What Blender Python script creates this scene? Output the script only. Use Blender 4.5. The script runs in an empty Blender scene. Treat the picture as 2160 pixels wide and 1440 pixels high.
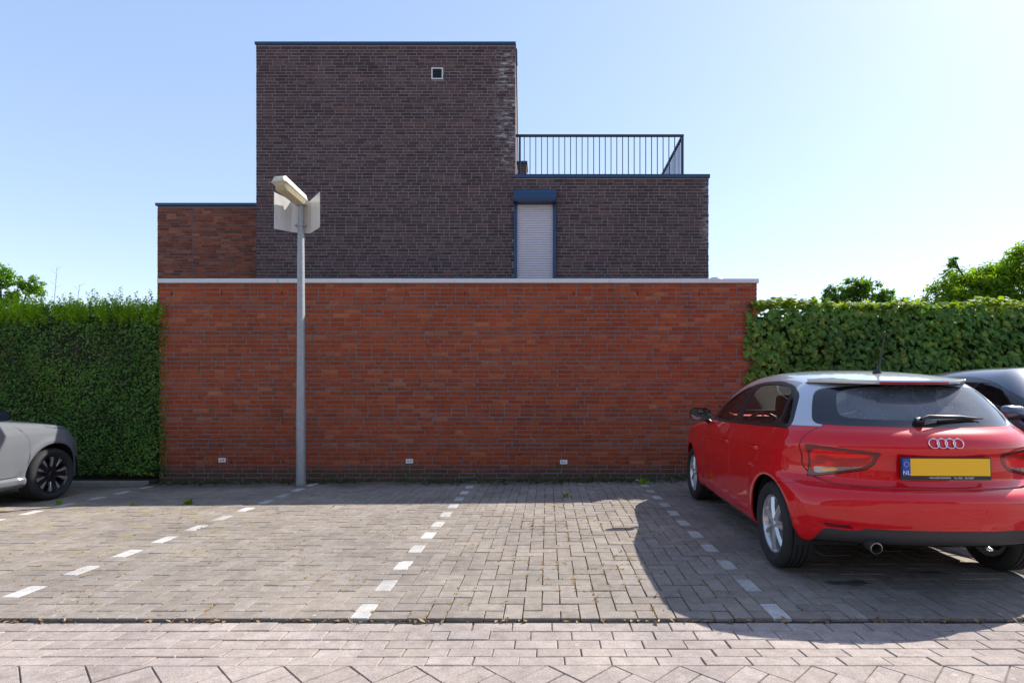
import bpy, math, random
import numpy as np
from mathutils import Vector, Matrix

# ------------------------------------------------------------------ camera, sky, sun, exposure
scene = bpy.context.scene
COL = scene.collection
R = math.radians

cam_data = bpy.data.cameras.new("camera")
cam = bpy.data.objects.new("camera", cam_data)
COL.objects.link(cam)
cam.location = (0.0, 0.0, 1.24)
cam.rotation_euler = (R(90), 0, 0)
cam_data.sensor_width = 36.0
cam_data.lens = 19.6
cam_data.shift_x = -0.0347
cam_data.shift_y = 0.0505
cam_data.clip_start = 0.05
cam_data.clip_end = 2000
scene.camera = cam

SUN_DIR = Vector((0.88, 0.605, 1.0)).normalized()          # towards the sun
SUN_EL = math.asin(SUN_DIR.z)
SUN_AZ = math.atan2(SUN_DIR.x, SUN_DIR.y)
world = bpy.data.worlds.new("World")
scene.world = world
world.use_nodes = True
wn = world.node_tree
wn.nodes.clear()
sky = wn.nodes.new("ShaderNodeTexSky")
sky.sky_type = 'NISHITA'
sky.sun_disc = False
sky.sun_elevation = SUN_EL
sky.sun_rotation = SUN_AZ
sky.altitude = 0
sky.air_density = 1.0
sky.dust_density = 0.4
sky.ozone_density = 2.2
bg = wn.nodes.new("ShaderNodeBackground")
bg.inputs[1].default_value = 0.15
wo = wn.nodes.new("ShaderNodeOutputWorld")
gam = wn.nodes.new("ShaderNodeGamma")      # softer contrast across the whole sky, as in the photograph
gam.inputs[1].default_value = 0.52
wn.links.new(sky.outputs[0], gam.inputs[0])
hsv = wn.nodes.new("ShaderNodeHueSaturation")
hsv.inputs["Saturation"].default_value = 1.3
hsv.inputs["Hue"].default_value = 0.512
wn.links.new(gam.outputs[0], hsv.inputs["Color"])
wn.links.new(hsv.outputs[0], bg.inputs[0])
wn.links.new(bg.outputs[0], wo.inputs[0])

sun_data = bpy.data.lights.new("sun", 'SUN')
sun_data.energy = 2.35
sun_data.angle = R(0.5)
sun_data.color = (1.0, 0.95, 0.87)
sun = bpy.data.objects.new("sun", sun_data)
COL.objects.link(sun)
sun.location = (20, 16, 30)
sun.rotation_euler = (-SUN_DIR).to_track_quat('-Z', 'Y').to_euler()

vs = scene.view_settings
vs.view_transform = 'Standard'
vs.look = 'None'
vs.exposure = 1.78
vs.gamma = 1.0
vs.use_curve_mapping = False

# ------------------------------------------------------------------ helpers: materials
class NT:
    def __init__(self, name):
        self.m = bpy.data.materials.new(name)
        self.m.use_nodes = True
        self.t = self.m.node_tree
        self.t.nodes.clear()
        self.out = self.t.nodes.new("ShaderNodeOutputMaterial")
    def n(self, typ, **kw):
        nd = self.t.nodes.new("ShaderNode" + typ)
        for k, v in kw.items():
            setattr(nd, k, v)
        return nd
    def l(self, a, b):
        self.t.links.new(a, b)
    def val(self, sock, v):
        if hasattr(v, "links") or isinstance(v, bpy.types.NodeSocket):
            self.l(v, sock)
        else:
            if isinstance(v, tuple) and len(v) == 3 and sock.type == 'RGBA':
                v = (*v, 1)
            sock.default_value = v
    def math(self, op, a, b=0.0, c=0.0, clamp=False):
        nd = self.n("Math", operation=op, use_clamp=clamp)
        self.val(nd.inputs[0], a); self.val(nd.inputs[1], b); self.val(nd.inputs[2], c)
        return nd.outputs[0]
    def mix(self, f, a, b, mode='MIX'):
        nd = self.n("Mix", data_type='RGBA', blend_type=mode)
        self.val(nd.inputs[0], f); self.val(nd.inputs[6], a); self.val(nd.inputs[7], b)
        return nd.outputs[2]
    def ramp(self, f, stops, interp='LINEAR'):
        nd = self.n("ValToRGB")
        cr = nd.color_ramp
        cr.interpolation = interp
        while len(cr.elements) < len(stops):
            cr.elements.new(0.5)
        for e, (p, c) in zip(cr.elements, stops):
            e.position = p
            e.color = (*c, 1) if len(c) == 3 else c
        self.l(f, nd.inputs[0])
        return nd.outputs[0]
    def pos(self):
        return self.n("NewGeometry").outputs["Position"]
    def scaled(self, v, s):
        nd = self.n("VectorMath", operation='MULTIPLY')
        self.l(v, nd.inputs[0]); nd.inputs[1].default_value = s
        return nd.outputs[0]
    def noise(self, vec, scale, detail=3.0, rough=0.55, dist=0.0):
        nd = self.n("TexNoise")
        self.l(vec, nd.inputs["Vector"])
        nd.inputs["Scale"].default_value = scale
        nd.inputs["Detail"].default_value = detail
        nd.inputs["Roughness"].default_value = rough
        nd.inputs["Distortion"].default_value = dist
        return nd.outputs[0]
    def step(self, f, a, b):
        nd = self.n("MapRange", interpolation_type='SMOOTHSTEP')
        self.l(f, nd.inputs[0]); nd.inputs[1].default_value = a; nd.inputs[2].default_value = b
        return nd.outputs[0]
    def xyz(self, v):
        nd = self.n("SeparateXYZ"); self.l(v, nd.inputs[0])
        return nd.outputs
    def rnd(self):
        a = self.n("Attribute", attribute_name="rnd").outputs["Fac"]
        o = self.n("ObjectInfo").outputs["Random"]
        return self.math('FRACT', self.math('ADD', a, self.math('MULTIPLY', o, 7.31)))
    def bump(self, h, strength=0.3, dist=0.01):
        nd = self.n("Bump"); nd.inputs["Strength"].default_value = strength; nd.inputs["Distance"].default_value = dist
        self.l(h, nd.inputs["Height"])
        return nd.outputs[0]
    def bsdf(self, color=None, rough=0.6, metal=0.0, normal=None, coat=0.0, spec=0.5, **kw):
        b = self.n("BsdfPrincipled")
        if color is not None: self.val(b.inputs["Base Color"], color)
        self.val(b.inputs["Roughness"], rough)
        self.val(b.inputs["Metallic"], metal)
        b.inputs["Coat Weight"].default_value = coat
        b.inputs["Coat Roughness"].default_value = 0.03
        b.inputs["Specular IOR Level"].default_value = spec
        if normal is not None: self.l(normal, b.inputs["Normal"])
        for k, v in kw.items(): self.val(b.inputs[k], v)
        self.l(b.outputs[0], self.out.inputs[0])
        return b

def plain(name, color, rough=0.6, metal=0.0, coat=0.0, grain=0.0, spec=0.5, gscale=60):
    t = NT(name)
    c = color
    nrm = None
    if grain > 0:
        nz = t.noise(t.pos(), gscale, 5, 0.6)
        c = t.mix(1.0, (*color,), t.ramp(nz, [(0.25, (1 - grain,) * 3), (0.75, (1 + grain * 0.6,) * 3)]), 'MULTIPLY')
        nrm = t.bump(nz, 0.15, 0.004)
    t.bsdf(c, rough, metal, nrm, coat, spec)
    return t.m

def brick_material(name, stops, streak=0.55, stains=None, dirt=False):
    t = NT(name)
    p = t.pos()
    r = t.rnd()
    col = t.ramp(r, stops)
    n1 = t.noise(p, 28, 5, 0.65)
    col = t.mix(1.0, col, t.ramp(n1, [(0.25, (0.74,) * 3), (0.5, (1, 1, 1)), (0.78, (1.2, 1.18, 1.14))]), 'MULTIPLY')
    # folds of the moulded clay: thin dark wavy lines
    ps = t.scaled(p, (9.0, 9.0, 62.0))
    off = t.n("Combine" + "XYZ")
    t.l(t.math('MULTIPLY', r, 37.0), off.inputs[2])
    va = t.n("VectorMath", operation='ADD'); t.l(ps, va.inputs[0]); t.l(off.outputs[0], va.inputs[1])
    n2 = t.noise(va.outputs[0], 1.0, 3, 0.6, 1.2)
    line = t.math('SUBTRACT', 1.0, t.step(t.math('ABSOLUTE', t.math('SUBTRACT', n2, 0.5)), 0.0, 0.035))
    n3 = t.noise(p, 7.0, 2)
    line = t.math('MULTIPLY', line, t.step(n3, 0.42, 0.62))
    col = t.mix(t.math('MULTIPLY', line, streak), col, (0.035, 0.016, 0.011))
    fine = t.noise(p, 190, 3, 0.7)
    spk = t.step(fine, 0.70, 0.78)
    col = t.mix(t.math('MULTIPLY', spk, 0.35), col, (0.55, 0.42, 0.35))
    big = t.noise(p, 0.9, 3)
    col = t.mix(1.0, col, t.ramp(big, [(0.3, (0.85, 0.84, 0.85)), (0.7, (1.08, 1.08, 1.06))]), 'MULTIPLY')
    if dirt:
        z = t.xyz(p)[2]
        run = t.math('MULTIPLY', t.step(t.noise(t.scaled(p, (3.2, 3.2, 0.25)), 1.0, 4, 0.65), 0.50, 0.70), t.step(t.math('ADD', z, t.math('MULTIPLY', t.noise(t.scaled(p, (5, 5, 0.0)), 1.0, 2), 1.6)), 2.1, 3.5))
        col = t.mix(t.math('MULTIPLY', run, 0.38), col, (0.07, 0.045, 0.035))
        bloom = t.math('MULTIPLY', t.step(t.noise(p, 1.4, 5, 0.7), 0.60, 0.75), 0.10)
        col = t.mix(bloom, col, (0.5, 0.42, 0.38))
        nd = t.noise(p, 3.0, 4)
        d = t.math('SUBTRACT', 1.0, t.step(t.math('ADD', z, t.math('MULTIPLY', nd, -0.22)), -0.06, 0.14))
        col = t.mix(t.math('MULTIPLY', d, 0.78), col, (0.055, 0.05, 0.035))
        mo = t.math('MULTIPLY', d, t.step(t.noise(p, 6.0, 3), 0.5, 0.62))
        col = t.mix(t.math('MULTIPLY', mo, 0.5), col, (0.05, 0.075, 0.015))
    if stains:
        x, y, z = t.xyz(p)
        for (x0, x1, z0, z1) in stains:
            m = t.math('MULTIPLY', t.step(x, x0, x0 + 0.24), t.math('MULTIPLY', t.step(z, z0, z0 + 0.3), t.math('SUBTRACT', 1.0, t.step(z, z1 - 0.3, z1))))
            m = t.math('MULTIPLY', m, t.math('SUBTRACT', 1.0, t.step(x, x1, x1 + 0.01)))
            sn = t.noise(t.scaled(p, (5.0, 5.0, 17.0)), 1.0, 4, 0.7)
            m = t.math('MULTIPLY', m, t.math('MULTIPLY', t.step(sn, 0.45, 0.62), t.step(t.math('FRACT', t.math('MULTIPLY', r, 5.7)), 0.15, 0.55)))
            col = t.mix(t.math('MULTIPLY', m, 0.62), col, (0.58, 0.56, 0.58))
    h = t.math('ADD', t.math('MULTIPLY', n1, 0.6), t.math('SUBTRACT', t.math('MULTIPLY', fine, 0.35), t.math('MULTIPLY', line, 0.5)))
    t.bsdf(col, 0.88, 0, t.bump(h, 0.55, 0.006), spec=0.25)
    return t.m

def paver_material(name, stops, moss=True, oil=False, rough=0.85, white=False):
    t = NT(name)
    p = t.pos()
    r = t.rnd()
    col = t.ramp(r, stops)
    f = t.noise(p, 330, 2, 0.8)
    col = t.mix(1.0, col, t.ramp(f, [(0.28, (0.55,) * 3), (0.5, (1, 1, 1)), (0.72, (1.38, 1.36, 1.33))]), 'MULTIPLY')
    m = t.noise(p, 14, 4, 0.6)
    col = t.mix(1.0, col, t.ramp(m, [(0.28, (0.8,) * 3), (0.7, (1.14,) * 3)]), 'MULTIPLY')
    big = t.noise(p, 1.1, 3, 0.6)
    col = t.mix(1.0, col, t.ramp(big, [(0.3, (0.78, 0.78, 0.79)), (0.68, (1.12, 1.10, 1.07))]), 'MULTIPLY')
    if not white:
        lich = t.n("TexVoronoi"); t.l(p, lich.inputs["Vector"]); lich.inputs["Scale"].default_value = 9.0
        lm = t.math('MULTIPLY', t.math('SUBTRACT', 1.0, t.step(t.math('ADD', lich.outputs["Distance"], t.math('MULTIPLY', m, 0.22)), 0.19, 0.235)), t.step(t.noise(p, 2.3, 3), 0.50, 0.58))
        col = t.mix(t.math('MULTIPLY', lm, 0.5), col, (0.5, 0.48, 0.44))
    if moss:
        x, y, z = t.xyz(p)
        near = t.math('MULTIPLY', t.math('SUBTRACT', 1.0, t.step(x, -3.6, -1.6)), t.step(y, 3.4, 4.6))
        mm = t.math('MULTIPLY', near, t.step(t.noise(p, 4.5, 5, 0.7), 0.50, 0.66))
        col = t.mix(t.math('MULTIPLY', mm, 0.42), col, (0.28, 0.23, 0.07))
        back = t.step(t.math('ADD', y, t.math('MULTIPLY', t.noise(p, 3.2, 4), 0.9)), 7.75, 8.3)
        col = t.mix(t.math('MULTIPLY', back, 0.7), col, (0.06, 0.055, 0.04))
    if oil:
        x, y, z = t.xyz(p)
        for (cx, cy, rx, ry) in ((1.97, 3.64, 0.20, 0.075), (2.60, 3.84, 0.20, 0.05)):
            dx = t.math('DIVIDE', t.math('SUBTRACT', x, cx), rx)
            dy = t.math('DIVIDE', t.math('SUBTRACT', y, cy), ry)
            d = t.math('ADD', t.math('MULTIPLY', dx, dx), t.math('MULTIPLY', dy, dy))
            d = t.math('ADD', d, t.math('MULTIPLY', t.noise(p, 9.0, 4), 1.9))
            col = t.mix(t.math('MULTIPLY', t.math('SUBTRACT', 1.0, t.step(d, 1.1, 1.75)), 0.7), col, (0.012, 0.011, 0.011))
    g2 = t.noise(p, 115, 2, 0.7)
    col = t.mix(1.0, col, t.ramp(g2, [(0.3, (0.80,) * 3), (0.7, (1.2,) * 3)]), 'MULTIPLY')
    h = t.math('ADD', t.math('MULTIPLY', f, 0.6), t.math('MULTIPLY', g2, 0.5))
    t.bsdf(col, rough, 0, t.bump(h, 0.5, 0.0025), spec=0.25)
    return t.m

def leaf_material(name, stops, trans=0.45, rough=0.45):
    t = NT(name)
    r = t.rnd()
    col = t.ramp(r, stops)
    nz = t.noise(t.pos(), 1.7, 3)
    col = t.mix(1.0, col, t.ramp(nz, [(0.3, (0.75, 0.8, 0.8)), (0.7, (1.2, 1.15, 1.0))]), 'MULTIPLY')
    b = t.bsdf(col, rough, 0, spec=0.25)
    tr = t.n("BsdfTranslucent")
    hs = t.n("HueSaturation"); hs.inputs["Saturation"].default_value = 1.1; hs.inputs["Value"].default_value = 1.7; hs.inputs["Hue"].default_value = 0.485
    t.l(col, hs.inputs["Color"]); t.l(hs.outputs[0], tr.inputs[0])
    mx = t.n("MixShader"); mx.inputs[0].default_value = trans
    t.l(b.outputs[0], mx.inputs[1]); t.l(tr.outputs[0], mx.inputs[2]); t.l(mx.outputs[0], t.out.inputs[0])
    return t.m

def glass_material(name, tint, rough=0.0, film=0.0):
    t = NT(name)
    tr = t.n("BsdfTransparent"); tr.inputs[0].default_value = (*tint, 1)
    gl = t.n("BsdfGlossy"); gl.inputs["Roughness"].default_value = rough
    fr = t.n("Fresnel"); fr.inputs[0].default_value = 1.6
    mx = t.n("MixShader")
    t.l(t.math('ADD', t.math('MULTIPLY', fr.outputs[0], 1.1), 0.02, clamp=True), mx.inputs[0])
    t.l(tr.outputs[0], mx.inputs[1]); t.l(gl.outputs[0], mx.inputs[2])
    last = mx.outputs[0]
    if film > 0:
        df = t.n("BsdfDiffuse"); df.inputs[0].default_value = (0.50, 0.55, 0.62, 1)  # bluish film: dirt haze, with the sky's reflection put into its colour
        nz = t.noise(t.n("TexCoord").outputs["Object"], 5, 5, 0.7)
        spots = t.step(t.noise(t.n("TexCoord").outputs["Object"], 55, 2, 0.5), 0.70, 0.74)
        m2 = t.n("MixShader")
        t.l(t.math('ADD', t.math('MULTIPLY', nz, film), t.math('MULTIPLY', spots, 0.4)), m2.inputs[0])
        t.l(last, m2.inputs[1]); t.l(df.outputs[0], m2.inputs[2])
        last = m2.outputs[0]
    t.l(last, t.out.inputs[0])
    return t.m

# ------------------------------------------------------------------ helpers: objects
def tag(o, label=None, cat=None, group=None, kind=None):
    if label: o["label"] = label
    if cat: o["category"] = cat
    if group: o["group"] = group
    if kind: o["kind"] = kind
    return o

def link(name, mesh, parent=None, loc=(0, 0, 0), rot=(0, 0, 0), scale=(1, 1, 1)):
    o = bpy.data.objects.new(name, mesh)
    COL.objects.link(o)
    o.location = loc; o.rotation_euler = rot; o.scale = scale
    if parent is not None: o.parent = parent
    return o

def empty(name, loc=(0, 0, 0), rz=0.0):
    o = bpy.data.objects.new(name, None)
    COL.objects.link(o)
    o.empty_display_size = 0.1
    o.location = loc; o.rotation_euler = (0, 0, rz)
    return o

def mesh_np(name, V, Fs, mat=None, rnd=None, smooth=False, N=None):
    """V (n,3); Fs: (m,k) int array or list of such arrays / list of tuples"""
    me = bpy.data.meshes.new(name)
    V = np.asarray(V, dtype=np.float32)
    if isinstance(Fs, np.ndarray): Fs = [Fs]
    if len(Fs) and isinstance(Fs[0], np.ndarray):
        loops = np.concatenate([f.reshape(-1) for f in Fs]).astype(np.int32)
        sizes = np.concatenate([np.full(len(f), f.shape[1]) for f in Fs]).astype(np.int32)
    else:
        loops = np.array([i for f in Fs for i in f], dtype=np.int32)
        sizes = np.array([len(f) for f in Fs], dtype=np.int32)
    me.vertices.add(len(V)); me.vertices.foreach_set("co", V.reshape(-1))
    me.loops.add(len(loops)); me.loops.foreach_set("vertex_index", loops)
    me.polygons.add(len(sizes))
    starts = np.concatenate([[0], np.cumsum(sizes)[:-1]]).astype(np.int32)
    me.polygons.foreach_set("loop_start", starts)
    me.polygons.foreach_set("loop_total", sizes)
    me.polygons.foreach_set("use_smooth", np.full(len(sizes), bool(smooth)))
    me.update(calc_edges=True)
    me.validate()
    if rnd is not None:
        a = me.attributes.new("rnd", 'FLOAT', 'FACE')
        a.data.foreach_set("value", np.asarray(rnd, dtype=np.float32))
    if mat is not None: me.materials.append(mat)
    if N is not None:
        me.normals_split_custom_set_from_vertices([tuple(v) for v in N])
    return me

class MB:
    """collects boxes, tubes, lathes; builds one mesh object"""
    def __init__(self): self.V = []; self.F = []; self.n = 0
    def add(self, V, F):
        self.V.extend([tuple(v) for v in V]); self.F.extend([tuple(i + self.n for i in f) for f in F]); self.n += len(V)
        return self
    def box(self, x0, x1, y0, y1, z0, z1, bev=0.0, M=None):
        if bev <= 0:
            V = [(x, y, z) for z in (z0, z1) for y in (y0, y1) for x in (x0, x1)]
            F = [(0, 2, 3, 1), (4, 5, 7, 6), (0, 1, 5, 4), (2, 6, 7, 3), (0, 4, 6, 2), (1, 3, 7, 5)]
        else:
            import bmesh
            bm = bmesh.new()
            bmesh.ops.create_cube(bm, size=1.0)
            for v in bm.verts:
                v.co = Vector(((x0 + x1) / 2 + v.co.x * (x1 - x0), (y0 + y1) / 2 + v.co.y * (y1 - y0), (z0 + z1) / 2 + v.co.z * (z1 - z0)))
            bmesh.ops.bevel(bm, geom=bm.edges[:], offset=bev, segments=2, affect='EDGES', profile=0.6)
            bm.verts.index_update()
            V = [tuple(v.co) for v in bm.verts]; F = [tuple(v.index for v in f.verts) for f in bm.faces]
            bm.free()
        if M is not None: V = [tuple(M @ Vector(v)) for v in V]
        return self.add(V, F)
    def tube(self, pts, radii, seg=10, cap=True):
        pts = [Vector(p) for p in pts]
        if not hasattr(radii, "__len__"): radii = [radii] * len(pts)
        V = []; F = []
        up = None
        for i, p in enumerate(pts):
            d = (pts[min(i + 1, len(pts) - 1)] - pts[max(i - 1, 0)]).normalized()
            if up is None:
                up = Vector((0, 0, 1)) if abs(d.z) < 0.9 else Vector((1, 0, 0))
            a = d.cross(up).normalized(); b = a.cross(d).normalized(); up = b
            for k in range(seg):
                t = 2 * math.pi * k / seg
                V.append(tuple(p + (a * math.cos(t) + b * math.sin(t)) * radii[i]))
        for i in range(len(pts) - 1):
            for k in range(seg):
                k2 = (k + 1) % seg
                F.append((i * seg + k, i * seg + k2, (i + 1) * seg + k2, (i + 1) * seg + k))
        if cap:
            F.append(tuple(range(seg))[::-1]); F.append(tuple((len(pts) - 1) * seg + k for k in range(seg)))
        return self.add(V, F)
    def lathe(self, prof, seg=32, M=None, closed=False):
        """prof: list of (r, h), axis = local z"""
        V = []; F = []
        n = len(prof)
        for k in range(seg):
            t = 2 * math.pi * k / seg
            for r, h in prof: V.append((r * math.cos(t), r * math.sin(t), h))
        for k in range(seg):
            k2 = (k + 1) % seg
            for i in range(n - 1 + (1 if closed else 0)):
                j = (i + 1) % n
                F.append((k * n + i, k2 * n + i, k2 * n + j, k * n + j))
        if M is not None: V = [tuple(M @ Vector(v)) for v in V]
        return self.add(V, F)
    def prism(self, poly, d0, d1, M=None):
        """polygon (a,b) extruded along local z from d0 to d1"""
        n = len(poly)
        V = [(a, b, d0) for a, b in poly] + [(a, b, d1) for a, b in poly]
        F = [tuple(range(n))[::-1], tuple(range(n, 2 * n))] + [(i, (i + 1) % n, n + (i + 1) % n, n + i) for i in range(n)]
        if M is not None: V = [tuple(M @ Vector(v)) for v in V]
        return self.add(V, F)
    def mesh(self, name, mat, smooth=None):
        me = bpy.data.meshes.new(name)
        me.from_pydata(self.V, [], self.F)
        me.update()
        me.materials.append(mat)
        if smooth is not None:
            me.polygons.foreach_set("use_smooth", [True] * len(me.polygons))
            me.set_sharp_from_angle(angle=R(smooth))
        return me
    def build(self, name, mat, parent=None, smooth=None, **kw):
        return link(name, self.mesh(name, mat, smooth), parent, **kw)

def text_mesh(name, body, size, mat, parent, M, extrude=0.0006, align='CENTER'):
    cu = bpy.data.curves.new(name, 'FONT')
    cu.body = body; cu.size = size; cu.align_x = align; cu.align_y = 'CENTER'; cu.extrude = extrude
    tmp = bpy.data.objects.new("tmp_text", cu)
    COL.objects.link(tmp)
    dg = bpy.context.evaluated_depsgraph_get()
    me = bpy.data.meshes.new_from_object(tmp.evaluated_get(dg))
    bpy.data.objects.remove(tmp); bpy.data.curves.remove(cu)
    me.materials.clear(); me.materials.append(mat)
    me.transform(M)
    return link(name, me, parent)

def ground_z(x, y):
    """the bays fall gently towards the hedge side, more so at the wall"""
    t = np.clip((np.asarray(y) - 3.07) / 5.0, 0, 1.3)
    return 0.0105 * np.clip(np.asarray(x), -9, 7) * t

rng = random.Random(7)
nrng = np.random.default_rng(11)

# ------------------------------------------------------------------ materials
M_ORANGE = brick_material("orange_brick", [(0.0, (0.285, 0.054, 0.020)), (0.3, (0.315, 0.062, 0.0215)), (0.6, (0.335, 0.069, 0.0235)), (0.92, (0.36, 0.079, 0.027)), (1.0, (0.41, 0.125, 0.05))], dirt=True)
M_DARK = brick_material("dark_brick", [(0.0, (0.066, 0.041, 0.044)), (0.35, (0.09, 0.053, 0.056)), (0.65, (0.108, 0.063, 0.064)), (0.92, (0.124, 0.078, 0.078)), (1.0, (0.15, 0.08, 0.068))], streak=0.4,
                        stains=[(-1.12, -0.63, 5.55, 8.2), (2.95, 3.2, 4.0, 5.6)])
M_RED2 = brick_material("aged_orange_brick", [(0.0, (0.17, 0.055, 0.035)), (0.4, (0.26, 0.075, 0.042)), (0.8, (0.32, 0.095, 0.05)), (1.0, (0.36, 0.14, 0.08))])
M_MORTAR = plain("grey_mortar", (0.18, 0.165, 0.168), 0.95, grain=0.35, gscale=90)
M_MORTAR_D = plain("pale_mortar", (0.25, 0.217, 0.225), 0.95, grain=0.3, gscale=90)
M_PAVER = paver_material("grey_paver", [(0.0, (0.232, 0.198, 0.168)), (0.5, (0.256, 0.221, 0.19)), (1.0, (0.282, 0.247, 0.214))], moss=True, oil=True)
M_ROAD = paver_material("pinkish_paver", [(0.0, (0.315, 0.265, 0.238)), (0.5, (0.34, 0.288, 0.26)), (1.0, (0.365, 0.312, 0.284))], moss=False)
M_WHITE_PAVER = paver_material("white_paver", [(0.0, (0.40, 0.385, 0.36)), (1.0, (0.54, 0.525, 0.50))], moss=False, white=True)
M_BLUE = plain("dark_blue_trim", (0.010, 0.045, 0.115), 0.35, grain=0.15, gscale=25)
M_ALU = plain("pale_aluminium", (0.62, 0.63, 0.65), 0.45, 0.0, grain=0.08, gscale=18)
M_GALV = plain("galvanised_steel", (0.34, 0.35, 0.36), 0.5, 0.35, grain=0.25, gscale=35)
M_CREAM = plain("weathered_cream", (0.62, 0.58, 0.47), 0.5, grain=0.18, gscale=22)
M_BLACK = plain("black_plastic", (0.018, 0.018, 0.019), 0.5)
M_VOID = plain("void_shade", (0.006, 0.006, 0.006), 0.9)  # near-black; the shade inside openings is put into this colour
M_CONC = plain("concrete_kerb", (0.27, 0.24, 0.20), 0.9, grain=0.35, gscale=14)
M_ROOF = plain("roof_bitumen", (0.06, 0.06, 0.062), 0.9, grain=0.3, gscale=9)
M_WHITE = plain("white_enamel", (0.78, 0.78, 0.78), 0.4)
M_INK = plain("black_ink", (0.02, 0.02, 0.022), 0.6)
M_BARK = plain("bark", (0.075, 0.055, 0.04), 0.9, grain=0.4, gscale=20)
M_TWIG = plain("dry_twig", (0.16, 0.085, 0.055), 0.9, grain=0.3, gscale=30)
M_CORE = plain("foliage_shade", (0.024, 0.036, 0.012), 0.95, grain=0.4, gscale=12)  # dark colour standing in for the shade between the leaves

def joint_material():
    t = NT("joint_sand")
    p = t.pos()
    n = t.noise(p, 9, 5, 0.65)
    col = t.ramp(n, [(0.3, (0.045, 0.04, 0.035)), (0.5, (0.12, 0.095, 0.068)), (0.62, (0.26, 0.16, 0.075)), (0.75, (0.20, 0.19, 0.07))])
    g = t.noise(p, 200, 3, 0.7)
    col = t.mix(1.0, col, t.ramp(g, [(0.3, (0.5,) * 3), (0.7, (1.35,) * 3)]), 'MULTIPLY')
    t.bsdf(col, 0.95, 0, t.bump(g, 0.6, 0.006), spec=0.1)
    return t.m
M_JOINT = joint_material()
def ground_material():
    t = NT("far_ground")
    p = t.pos()
    n = t.noise(p, 0.6, 5, 0.6)
    col = t.ramp(n, [(0.3, (0.12, 0.10, 0.07)), (0.6, (0.09, 0.11, 0.045))])
    t.bsdf(col, 0.95, spec=0.1)
    return t.m
M_GROUND = ground_material()

# ------------------------------------------------------------------ ground, road, parking bays
gmb = MB()
gmb.add([(-400, -400, -0.16), (400, -400, -0.16), (400, 600, -0.16), (-400, 600, -0.16)], [(0, 1, 2, 3)])
tag(gmb.build("ground", M_GROUND), kind="structure")

def paver_np(polys, tops, depth=0.06, ch=0.0025, jitter=0.0012, mat=None, name="pavers"):
    """polys: list of convex polygons [(x,y)...] ccw; tops: z of each top. Joined mesh, random value per paver."""
    V = []; F = []; Rn = []
    n0 = 0
    for poly, z in zip(polys, tops):
        k = len(poly)
        cx = sum(p[0] for p in poly) / k; cy = sum(p[1] for p in poly) / k
        z = z + rng.gauss(0, jitter)
        tx, ty = rng.gauss(0, 0.003), rng.gauss(0, 0.003)
        ins = []
        for (x, y) in poly:
            d = math.hypot(x - cx, y - cy)
            s = max(0.0, 1 - ch * 1.3 / d)
            ins.append((cx + (x - cx) * s, cy + (y - cy) * s))
        zz = lambda x, y: z + (x - cx) * tx + (y - cy) * ty
        V += [(x, y, zz(x, y) - depth) for x, y in poly] + [(x, y, zz(x, y) - ch) for x, y in poly] + [(x, y, zz(x, y)) for x, y in ins]
        for i in range(k):
            j = (i + 1) % k
            F.append((n0 + i, n0 + j, n0 + k + j, n0 + k + i)); F.append((n0 + k + i, n0 + k + j, n0 + 2 * k + j, n0 + 2 * k + i))
        F.append(tuple(n0 + 2 * k + i for i in range(k)))
        rv = rng.random()
        Rn += [rv] * (2 * k + 1)
        n0 += 3 * k
    return mesh_np(name, np.array(V), F, mat, Rn)

def paver_unit(w, d, mat, name, ch=0.0025, depth=0.06):
    poly = [(-w / 2, -d / 2), (w / 2, -d / 2), (w / 2, d / 2), (-w / 2, d / 2)]
    V = []; F = []
    ins = [(math.copysign(abs(x) - ch, x), math.copysign(abs(y) - ch, y)) for x, y in poly]
    V = [(x, y, -depth) for x, y in poly] + [(x, y, -ch) for x, y in poly] + [(x, y, 0) for x, y in ins]
    for i in range(4):
        j = (i + 1) % 4
        F += [(i, j, 4 + j, 4 + i), (4 + i, 4 + j, 8 + j, 8 + i)]
    F.append((8, 9, 10, 11))
    me = bpy.data.meshes.new(name); me.from_pydata(V, [], F); me.update(); me.materials.append(mat)
    return me

U = 0.1065
X0 = -1.045 - U / 2
Y0 = 3.075
JN = 0.0055
rect = lambda x0, x1, y0, y1: [(x0, y0), (x1, y0), (x1, y1), (x0, y1)]

parking = MB()
gx = np.linspace(-12, 9, 43); gy = np.linspace(Y0 + 0.01, 8.2, 12)
PV = [(x, y, float(ground_z(x, y)) - 0.013) for y in gy for x in gx]
PF = [(j * 43 + i, j * 43 + i + 1, (j + 1) * 43 + i + 1, (j + 1) * 43 + i) for j in range(11) for i in range(42)]
parking.add(PV, PF)
parking_o = tag(parking.build("parking_pavement", M_JOINT), kind="structure")
white_cols = (-63, -42, -21, 0, 22, 44, 66)
cells = []
NJ = 46
for i in range(-100, 75):
    s = 1 if 22 <= i < 44 else 3
    for j in range(NJ):
        m = (i - j + s) % 4
        def same(i2, j2): return 0 <= j2 < NJ and ((22 <= i2 < 44) == (22 <= i < 44))
        x, y = X0 + i * U, Y0 + j * U
        if m == 0: cells.append((i, j, 2 if same(i + 1, j) else 1, 1, False))
        elif m == 1 and not same(i - 1, j): cells.append((i, j, 1, 1, False))
        elif m == 3: cells.append((i, j, 1, 2 if same(i, j + 1) else 1, i in white_cols and j + 1 < NJ))
        elif m == 2 and not same(i, j - 1): cells.append((i, j, 1, 1, False))
unit = {(2, 1): paver_unit(2 * U - JN, U - JN, M_PAVER, "paver"), (1, 2): paver_unit(U - JN, 2 * U - JN, M_PAVER, "paver"), (1, 1): paver_unit(U - JN, U - JN, M_PAVER, "paver")}
unit_w = paver_unit(U - JN, 2 * U - JN, M_WHITE_PAVER, "white_paver")
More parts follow.
